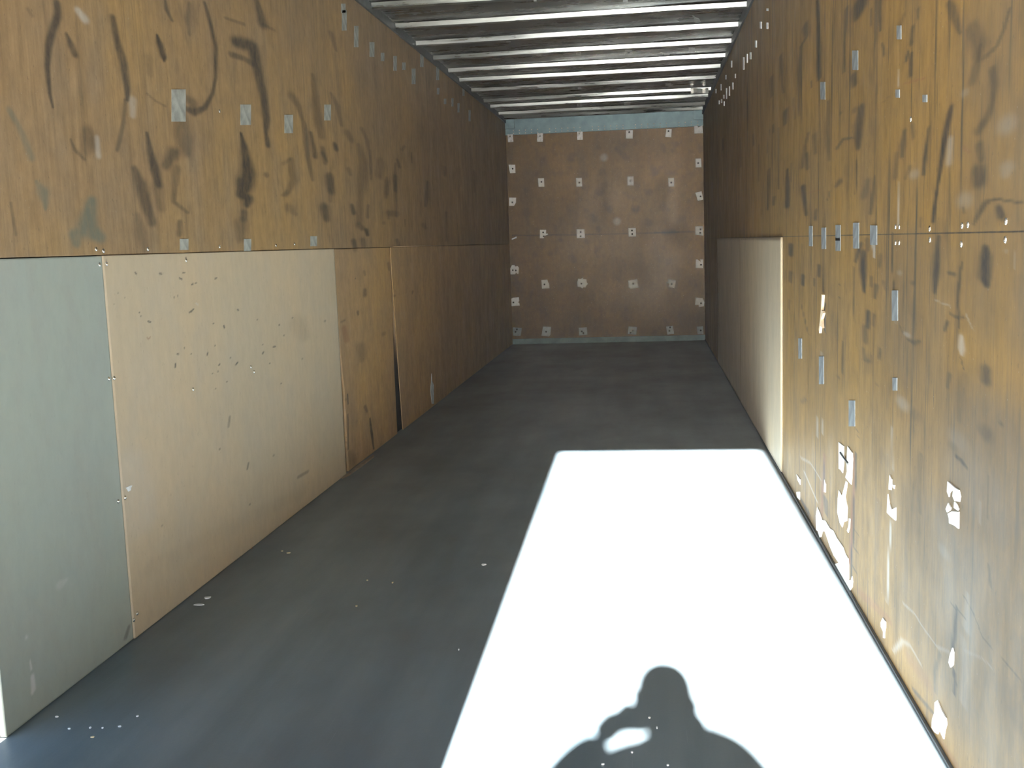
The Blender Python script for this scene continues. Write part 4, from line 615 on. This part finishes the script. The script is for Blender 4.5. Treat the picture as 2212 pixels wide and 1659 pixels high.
# torn white remnants, splinters and a nail on the right wall
for poly, lab in RIGHT_PAPER:
    tag(plate_on(right_frame, 'R', poly, 0.003, M['white_paper'], 'torn_paper'), (lab + ' on the right wall' if 'wall' not in lab and len(lab.replace(',', ' ').split()) < 13 else lab).replace(',', ', '), 'torn paper', 'torn white remnants on the right wall')
o = plate_on(right_frame, 'R', SPLINTERS[0], 0.010, M['splinter'], 'wood_splinter')
tag(o, 'pale wood splinter lifting off the right wall beside a dark split', 'splinter')
y0, z0 = o.location.y, o.location.z
for q_ in SPLINTERS[1:]:
    MB().prism([(p[0]-y0, p[1]-z0) for p in q_], lambda a, b, c: (-c, a, b), 0.0015).build('split_gap', M['screw_dark'], o)
(ya, za), (yb, zb) = NAIL
a, b = Vector((W-0.0045, ya, za)), Vector((W-0.0045, yb, zb))
d = (b-a).normalized()
e = d.cross(Vector((1, 0, 0)))
rod = [tuple(p + e*0.004*math.cos(t) + Vector((1, 0, 0))*0.0028*math.sin(t) - a) for p in (a, b) for t in [2*math.pi*i/8 for i in range(8)]]
o = fix_normals(mesh_obj('nail', rod, [(i, (i+1) % 8, 8+(i+1) % 8, 8+i) for i in range(8)] + [tuple(range(8)), tuple(range(15, 7, -1))], M['dark_steel']))
o.location = a
tag(o, 'dark nail lying slantwise across the pair of torn white strips', 'nail')

# bright screws in the boards
def screws(pts, side):
    info = sorted(pts)
    cnt = {}
    for y, z in info:
        h = overlay(y, z, side)
        hw = height_word(z)
        cnt[hw] = cnt.get(hw, 0)+1
        sgn = 1 if side == 'L' else -1
        r_ = 0.0075
        o = MB().dome((0, 0, 0), (sgn, 0, 0), r_, 0.004, 12, 3).build('screw_head', M['screw_bright'], None, True)
        o.location = ((h+0.0 if side == 'L' else W-h), y, z)
        tag(o, 'bright screw head %s of the %s wall, %s from the doorway' % (hw.replace('high on the wall', 'high up'), 'left' if side == 'L' else 'right', ORD[cnt[hw]-1]), 'screw', 'screw heads in the %s wall' % ('left' if side == 'L' else 'right'))
def clear(pts, plates):
    return [p for p in pts if not any(min(a[0] for a in q_)-0.02 < p[0] < max(a[0] for a in q_)+0.02 and min(a[1] for a in q_)-0.01 < p[1] < max(a[1] for a in q_)+0.01 for q_ in plates)]
screws(clear(LEFT_SCREWS, LEFT_PLATES), 'L')
screws(clear(RIGHT_SCREWS, RIGHT_PLATES+[p for p, _ in RIGHT_PAPER]), 'R')
tag(plate_on(left_frame, 'L', LEFT_SLIVER, 0.004, M['pale'], 'torn_paper'), 'narrow pale sliver standing on the lower left wall beyond the dark leaning gap', 'torn paper')
tag(plate_on(left_frame, 'L', LEFT_CHIP, 0.003, M['chip'], 'torn_paper'), 'small bluish white chip stuck low on the near edge of the beige panel', 'torn paper')

# patches and a dented flap on the roof
roof_seen = set()
for i, q_ in enumerate(CEILING_PLATES):
    x, y = sum(p[0] for p in q_)/4, sum(p[1] for p in q_)/4
    zmin = min(roof_z(p[0], p[1]) for p in q_)
    o = MB().prism([(p[0]-x, p[1]-y) for p in q_], lambda a, b, c: (a, b, -c), 0.003).build('patch_plate', M['grey'])
    o.location = (x, y, zmin)
    if i in (4, 5, 11):
        MB().dome((0, 0, -0.003), (0, 0, -1), 0.012, 0.005, 8, 2).build('screw', M['screw_dark'], o, True)
    bi = min(range(n_far), key=lambda q2: (BOW_Y[q2] < y, abs(BOW_Y[q2]-y)))
    side_w = 'near the left wall' if x < 0.7 else ('left of the middle' if x < 1.1 else ('right of the middle' if x < 1.75 else 'towards the right wall'))
    roof_lab = 'pale roof patch %s, before the %s bow out from the header' % (side_w, ORD[n_far-1-bi])
    if roof_lab in roof_seen:
        roof_lab = 'second ' + roof_lab
    roof_seen.add(roof_lab)
    tag(o, roof_lab, 'patch', 'pale patches on the roof sheet')
x, y = sum(p[0] for p in CEILING_TEAR)/8, sum(p[1] for p in CEILING_TEAR)/8
o = MB().prism([(p[0]-x, p[1]-y) for p in CEILING_TEAR], lambda a, b, c: (a, b, -c), 0.003).build('torn_paper', M['tape'])
o.location = (x, y, min(roof_z(p[0], p[1]) for p in CEILING_TEAR))
tag(o, 'fan shaped torn grey remnant on the roof sheet towards the right wall', 'torn paper')
dent = MB()
yb = 11.41
for i in range(6):
    xa = 2.18+0.03*i
    dent.prism([(xa, H-0.058+0.004*(i % 2)), (xa+0.03, H-0.058+0.004*((i+1) % 2)), (xa+0.03, H-0.012), (xa, H-0.008)], lambda a, b, c: (a, yb-0.02-c-0.010*math.sin((a-2.15)*30), b), 0.004)
tag(dent.build('bent_bracket', M['bow']), 'shiny crumpled metal bracket on the roof bow beside the right wall', 'bracket')

# chips, straws and a wood strip on the floor
for fx, fy, hx, hy, c, lab in FLOOR_BITS:
    rr_ = random.Random(int(fx*1000+fy*77))
    n = 7
    pts = []
    for i in range(n):
        t = 2*math.pi*i/n
        s = rr_.uniform(0.7, 1.1)
        pts.append((hx*s*math.cos(t), hy*s*math.sin(t)))
    if c == 'y':
        pts = [(px, py*0.7) for px, py in pts]
    o = MB().prism(pts, lambda a, b, c_: (a, b, c_), 0.003).build({'w': 'paper_chip', 'y': 'straw_bit', 'b': 'wood_offcut'}[c], {'w': M['chip'], 'y': M['straw'], 'b': M['splinter_red']}[c])
    o.location = (fx, fy, 0.0)
    tag(o, lab, {'w': 'paper chip', 'y': 'straw', 'b': 'wood offcut'}[c], 'litter on the floor')
x, y = sum(p[0] for p in WOOD_STRIP)/8, sum(p[1] for p in WOOD_STRIP)/8
pts = [(max(p[0], 0.012)-x, p[1]-y) for p in WOOD_STRIP]
o = MB().prism(pts, floor_frame, 0.008).build('wood_strip', M['wood_strip'])
o.location = (x, y, 0.0)
tag(o, 'light brown wood strip lying along the foot of the left wall past the beige panel', 'wood strip')

# ---------------------------------------------------------------- what shades the left of the floor is the closed leaf; the photographer casts the figure
M['skin'] = plain('skin', (0.55, 0.36, 0.26), 0.5, 0, 0.04)
M['jacket'] = plain('navy_jacket_cloth', (0.05, 0.07, 0.12), 0.85)
M['trousers'] = plain('grey_trouser_cloth', (0.12, 0.12, 0.13), 0.9)
M['shoe'] = plain('black_shoe_leather', (0.03, 0.03, 0.03), 0.5)
M['hair'] = plain('dark_hair', (0.04, 0.03, 0.025), 0.7)
M['cam_body'] = plain('black_camera_shell', (0.03, 0.03, 0.032), 0.4)
M['cam_glass'] = plain('dark_lens_glass', (0.01, 0.01, 0.015), 0.1)

def skin_chain(chains, level=2):
    """Skin-modifier body from joint chains; returns (verts, faces). chains: lists of (x, y, z, rx, ry) or an int index of an earlier joint."""
    v, r_, e = [], [], []
    for ch in chains:
        prev = None
        for j in ch:
            if isinstance(j, int):
                cur = j
            else:
                v.append(j[:3])
                r_.append((j[3], j[4] if len(j) > 4 else j[3]))
                cur = len(v)-1
            if prev is not None:
                e.append((prev, cur))
            prev = cur
    me = bpy.data.meshes.new('tmp_skin')
    me.from_pydata(v, e, [])
    o = bpy.data.objects.new('tmp_skin', me)
    COL.objects.link(o)
    o.modifiers.new('skin', 'SKIN')
    for i, s in enumerate(r_):
        me.skin_vertices[0].data[i].radius = s
        me.skin_vertices[0].data[i].use_root = (i == 0)
    sub = o.modifiers.new('sub', 'SUBSURF')
    sub.levels = sub.render_levels = level
    bpy.context.view_layer.update()
    ev = o.evaluated_get(bpy.context.evaluated_depsgraph_get())
    m2 = bpy.data.meshes.new_from_object(ev)
    V = [tuple(p.co) for p in m2.vertices]
    F = [tuple(p.vertices) for p in m2.polygons]
    bpy.data.objects.remove(o)
    bpy.data.meshes.remove(me)
    bpy.data.meshes.remove(m2)
    return V, F

def head_shape():
    """Head with brow, eye hollows, nose, lips, chin and ears, looking along +Y."""
    V, F = [], []
    nu, nv = 36, 26
    cx, cy, cz = 1.767, -0.25, 1.330
    g = lambda a, s: math.exp(-(a/s)**2)
    for i in range(nv+1):
        th = math.pi*i/nv
        for j in range(nu):
            ph = 2*math.pi*j/nu
            x, y, z = math.sin(th)*math.cos(ph), math.sin(th)*math.sin(ph), math.cos(th)
            low = max(0.0, -z)
            w = 1-0.30*low*low
            px, py, pz = 0.076*x*w, 0.097*y*(1-0.10*low), 0.114*z
            if y > 0:
                py += 0.020*g(px, 0.011)*g(pz+0.022, 0.020) + 0.012*g(px, 0.012)*g(pz+0.008, 0.03)
                py += 0.005*g(pz-0.022, 0.012)
                for s in (-1, 1):
                    py -= 0.009*g(px-s*0.031, 0.014)*g(pz-0.002, 0.011)
                py += 0.006*g(px, 0.022)*(g(pz+0.057, 0.006)+g(pz+0.070, 0.006)) - 0.003*g(px, 0.024)*g(pz+0.0635, 0.003)
                py += 0.012*g(px, 0.022)*g(pz+0.098, 0.016)
            for s in (-1, 1):
                px += s*0.014*g(py+0.006, 0.016)*g(pz+0.004, 0.026)*(1 if px*s > 0 else 0)
            V.append((cx+px, cy+py, cz+pz))
    for i in range(nv):
        for j in range(nu):
            k = (j+1) % nu
            F.append((i*nu+j, (i+1)*nu+j, (i+1)*nu+k, i*nu+k))
    return V, F

def merge(parts):
    V, F = [], []
    for v, f in parts:
        b_ = len(V)
        V += v
        F += [tuple(i+b_ for i in q) for q in f]
    return V, F

GZ = GROUND_Z
person = bpy.data.objects.new('person', None)
COL.objects.link(person)
person.location = (1.77, -0.38, GZ)
tag(person, 'person outside the doorway casting the head and shoulder shadow, raising a small camera', 'person')
PL = Vector(person.location)
def attach(name, vf, mat):
    v, f = vf
    o = fix_normals(mesh_obj(name, [tuple(Vector(p)-PL) for p in v], f, mat, person, True))
    return o
L_HAND = [
    [(1.586, -0.080, 1.160, .040, .030), (1.612, -0.062, 1.184, .044, .028), (1.646, -0.047, 1.196, .036, .024)],
    [2, (1.660, -0.036, 1.222, .0115), (1.682, -0.026, 1.224, .011), (1.702, -0.026, 1.224, .010), (1.716, -0.030, 1.223, .009)],
    [2, (1.664, -0.034, 1.204, .0115), (1.690, -0.024, 1.204, .011), (1.712, -0.024, 1.203, .010), (1.728, -0.028, 1.203, .009)],
    [2, (1.662, -0.034, 1.186, .0112), (1.686, -0.025, 1.185, .0108), (1.710, -0.025, 1.180, .011), (1.726, -0.029, 1.178, .010)],
    [2, (1.658, -0.036, 1.170, .0105), (1.678, -0.028, 1.168, .010), (1.696, -0.028, 1.166, .0092), (1.710, -0.031, 1.165, .008)],
    [1, (1.636, -0.066, 1.216, .014), (1.654, -0.062, 1.236, .012), (1.670, -0.055, 1.248, .010)]]
R_HAND = [
    [(1.862, -0.085, 1.185, .024), (1.838, -0.070, 1.205, .027, .021), (1.812, -0.056, 1.222, .027, .019)],
    [2, (1.800, -0.044, 1.262, .0098), (1.787, -0.036, 1.287, .009), (1.770, -0.032, 1.292, .008), (1.757, -0.031, 1.290, .007)],
    [2, (1.797, -0.030, 1.252, .0098), (1.780, -0.014, 1.254, .009), (1.762, -0.011, 1.254, .008), (1.750, -0.011, 1.253, .007)],
    [2, (1.797, -0.030, 1.236, .0095), (1.780, -0.014, 1.237, .0088), (1.763, -0.011, 1.237, .008), (1.752, -0.011, 1.236, .007)],
    [2, (1.797, -0.032, 1.221, .0088), (1.781, -0.017, 1.221, .008), (1.768, -0.013, 1.221, .0072), (1.758, -0.013, 1.221, .0062)],
    [1, (1.818, -0.072, 1.232, .012), (1.797, -0.060, 1.246, .010), (1.778, -0.053, 1.250, .008)]]
core = skin_chain([
    [(1.77, -0.38, 0.66, .11, .08), (1.77, -0.38, 0.85, .10, .07), (1.77, -0.36, 1.05, .11, .07), (1.77, -0.325, 1.19, .055, .052), (1.768, -0.285, 1.262, .052, .050), (1.767, -0.262, 1.33, .055, .060)],
    [2, (1.90, -0.34, 1.15, .045), (2.02, -0.21, 1.03, .036), (1.862, -0.085, 1.185, .026)],
    [2, (1.60, -0.36, 1.10, .045), (1.478, -0.175, 1.07, .036), (1.598, -0.075, 1.160, .026)]])
body = attach('body', merge([core, head_shape(), skin_chain(L_HAND, 1), skin_chain(R_HAND, 1)]), M['skin'])
jacket = attach('jacket', skin_chain([
    [(1.77, -0.38, 0.60, .19, .13), (1.77, -0.38, 0.78, .18, .125), (1.77, -0.37, 0.98, .19, .13), (1.77, -0.35, 1.12, .13, .10), (1.778, -0.330, 1.215, .082, .075), (1.790, -0.320, 1.275, .072, .072)],
    [3, (1.862, -0.335, 1.240, .085), (1.918, -0.335, 1.215, .090), (1.972, -0.27, 1.095, .074), (2.005, -0.20, 1.015, .062), (1.935, -0.14, 1.105, .056), (1.872, -0.093, 1.176, .042)],
    [3, (1.690, -0.35, 1.214, .076), (1.610, -0.36, 1.172, .085), (1.530, -0.27, 1.082, .072), (1.488, -0.175, 1.060, .060), (1.545, -0.12, 1.120, .058), (1.622, -0.088, 1.150, .056)]]), M['jacket'])
trousers = attach('trousers', skin_chain([
    [(1.77, -0.39, 0.62, .15, .11), (1.77, -0.39, 0.55, .14, .11)],
    [1, (1.86, -0.39, 0.46, .090), (1.875, -0.36, 0.17, .066), (1.885, -0.40, -0.18, .052)],
    [1, (1.68, -0.39, 0.46, .090), (1.665, -0.36, 0.17, .066), (1.655, -0.40, -0.18, .052)]]), M['trousers'])
for sx in (1.655, 1.885):
    attach('shoe', skin_chain([[(sx, -0.43, GZ+0.046, .043, .043), (sx, -0.36, GZ+0.046, .044, .043), (sx*1.0+(0.008 if sx > 1.77 else -0.008), -0.25, GZ+0.036, .046, .034), (sx, -0.20, GZ+0.032, .036, .028)]]), M['shoe'])
hv, hf = [], []
for i in range(13):
    th = 0.5*math.pi*i/10.0
    for j in range(32):
        ph = 2*math.pi*j/32
        cz_, sz_ = math.cos(min(th, math.pi/2)), math.sin(min(th, math.pi/2))
        rr_ = abs(sz_)**0.72
        zz_ = 1.360+0.083*abs(cz_)**0.80 - max(0.0, th-math.pi/2)*0.20
        hv.append((1.766+0.0775*rr_*math.cos(ph), -0.252+0.104*rr_*math.sin(ph), zz_ + (0.02*max(0.0, math.sin(ph)) if i > 9 else 0.0)))
for i in range(12):
    for j in range(32):
        k_ = (j+1) % 32
        hf.append((i*32+j, (i+1)*32+j, (i+1)*32+k_, i*32+k_))
hat = attach('knit_hat', (hv, hf), M['trousers'])
sol = hat.modifiers.new('thick', 'SOLIDIFY')
sol.thickness = 0.004

cam_thing = bpy.data.objects.new('compact_camera', None)
COL.objects.link(cam_thing)
cam_thing.location = (1.7117, -0.032, 1.215)
tag(cam_thing, 'small black compact camera held up in both hands outside the doorway', 'camera')
cb = MB().box(-0.034, 0.062, -0.013, 0.011, 0.0, 0.060).build('camera_body', M['cam_body'], cam_thing)
bv = cb.modifiers.new('round', 'BEVEL')
bv.width, bv.segments = 0.005, 3
def ring(r0, r1, y0, y1, name, mat, par):
    n = 24
    V, F = [], []
    for rr_, yy_ in ((r0, y0), (r0, y1), (r1, y1), (r1, y0)):
        V += [(rr_*math.cos(2*math.pi*i/n), yy_, 0.0415+rr_*math.sin(2*math.pi*i/n)) for i in range(n)]
    for q_ in range(4):
        for i in range(n):
            F.append((q_*n+i, q_*n+(i+1) % n, ((q_+1) % 4)*n+(i+1) % n, ((q_+1) % 4)*n+i))
    return fix_normals(mesh_obj(name, V, F, mat, par))
lens = ring(0.021, 0.012, 0.011, 0.020, 'lens_barrel', M['cam_body'], cam_thing)
mesh_obj('lens_glass', [(0.0125*math.cos(2*math.pi*i/24), 0.013, 0.0415+0.0125*math.sin(2*math.pi*i/24)) for i in range(24)], [tuple(range(24))], M['cam_glass'], lens)
MB().box(0.034, 0.048, -0.006, 0.004, 0.060, 0.063).build('shutter_button', M['rivet'], cam_thing)


# ---------------------------------------------------------------- thin haze volume added to lift the darks like lens veil
hz = MB().box(0.015, W-0.017, DOOR_Y+0.01, D-0.055, 0.02, H-0.06).build('haze', None)
hm = bpy.data.materials.new('added_veil_haze')
hm.use_nodes = True
ht = hm.node_tree
ht.nodes.clear()
ho = ht.nodes.new('ShaderNodeOutputMaterial')
hs = ht.nodes.new('ShaderNodeVolumeScatter')
hs.inputs['Density'].default_value = 0.00045
hs.inputs['Color'].default_value = (0.93, 0.97, 1.0, 1)
ht.links.new(hs.outputs[0], ho.inputs['Volume'])
hz.data.materials.append(hm)
tag(hz, 'thin haze added in the air of the box to imitate lens veil', 'haze', None, 'stuff')
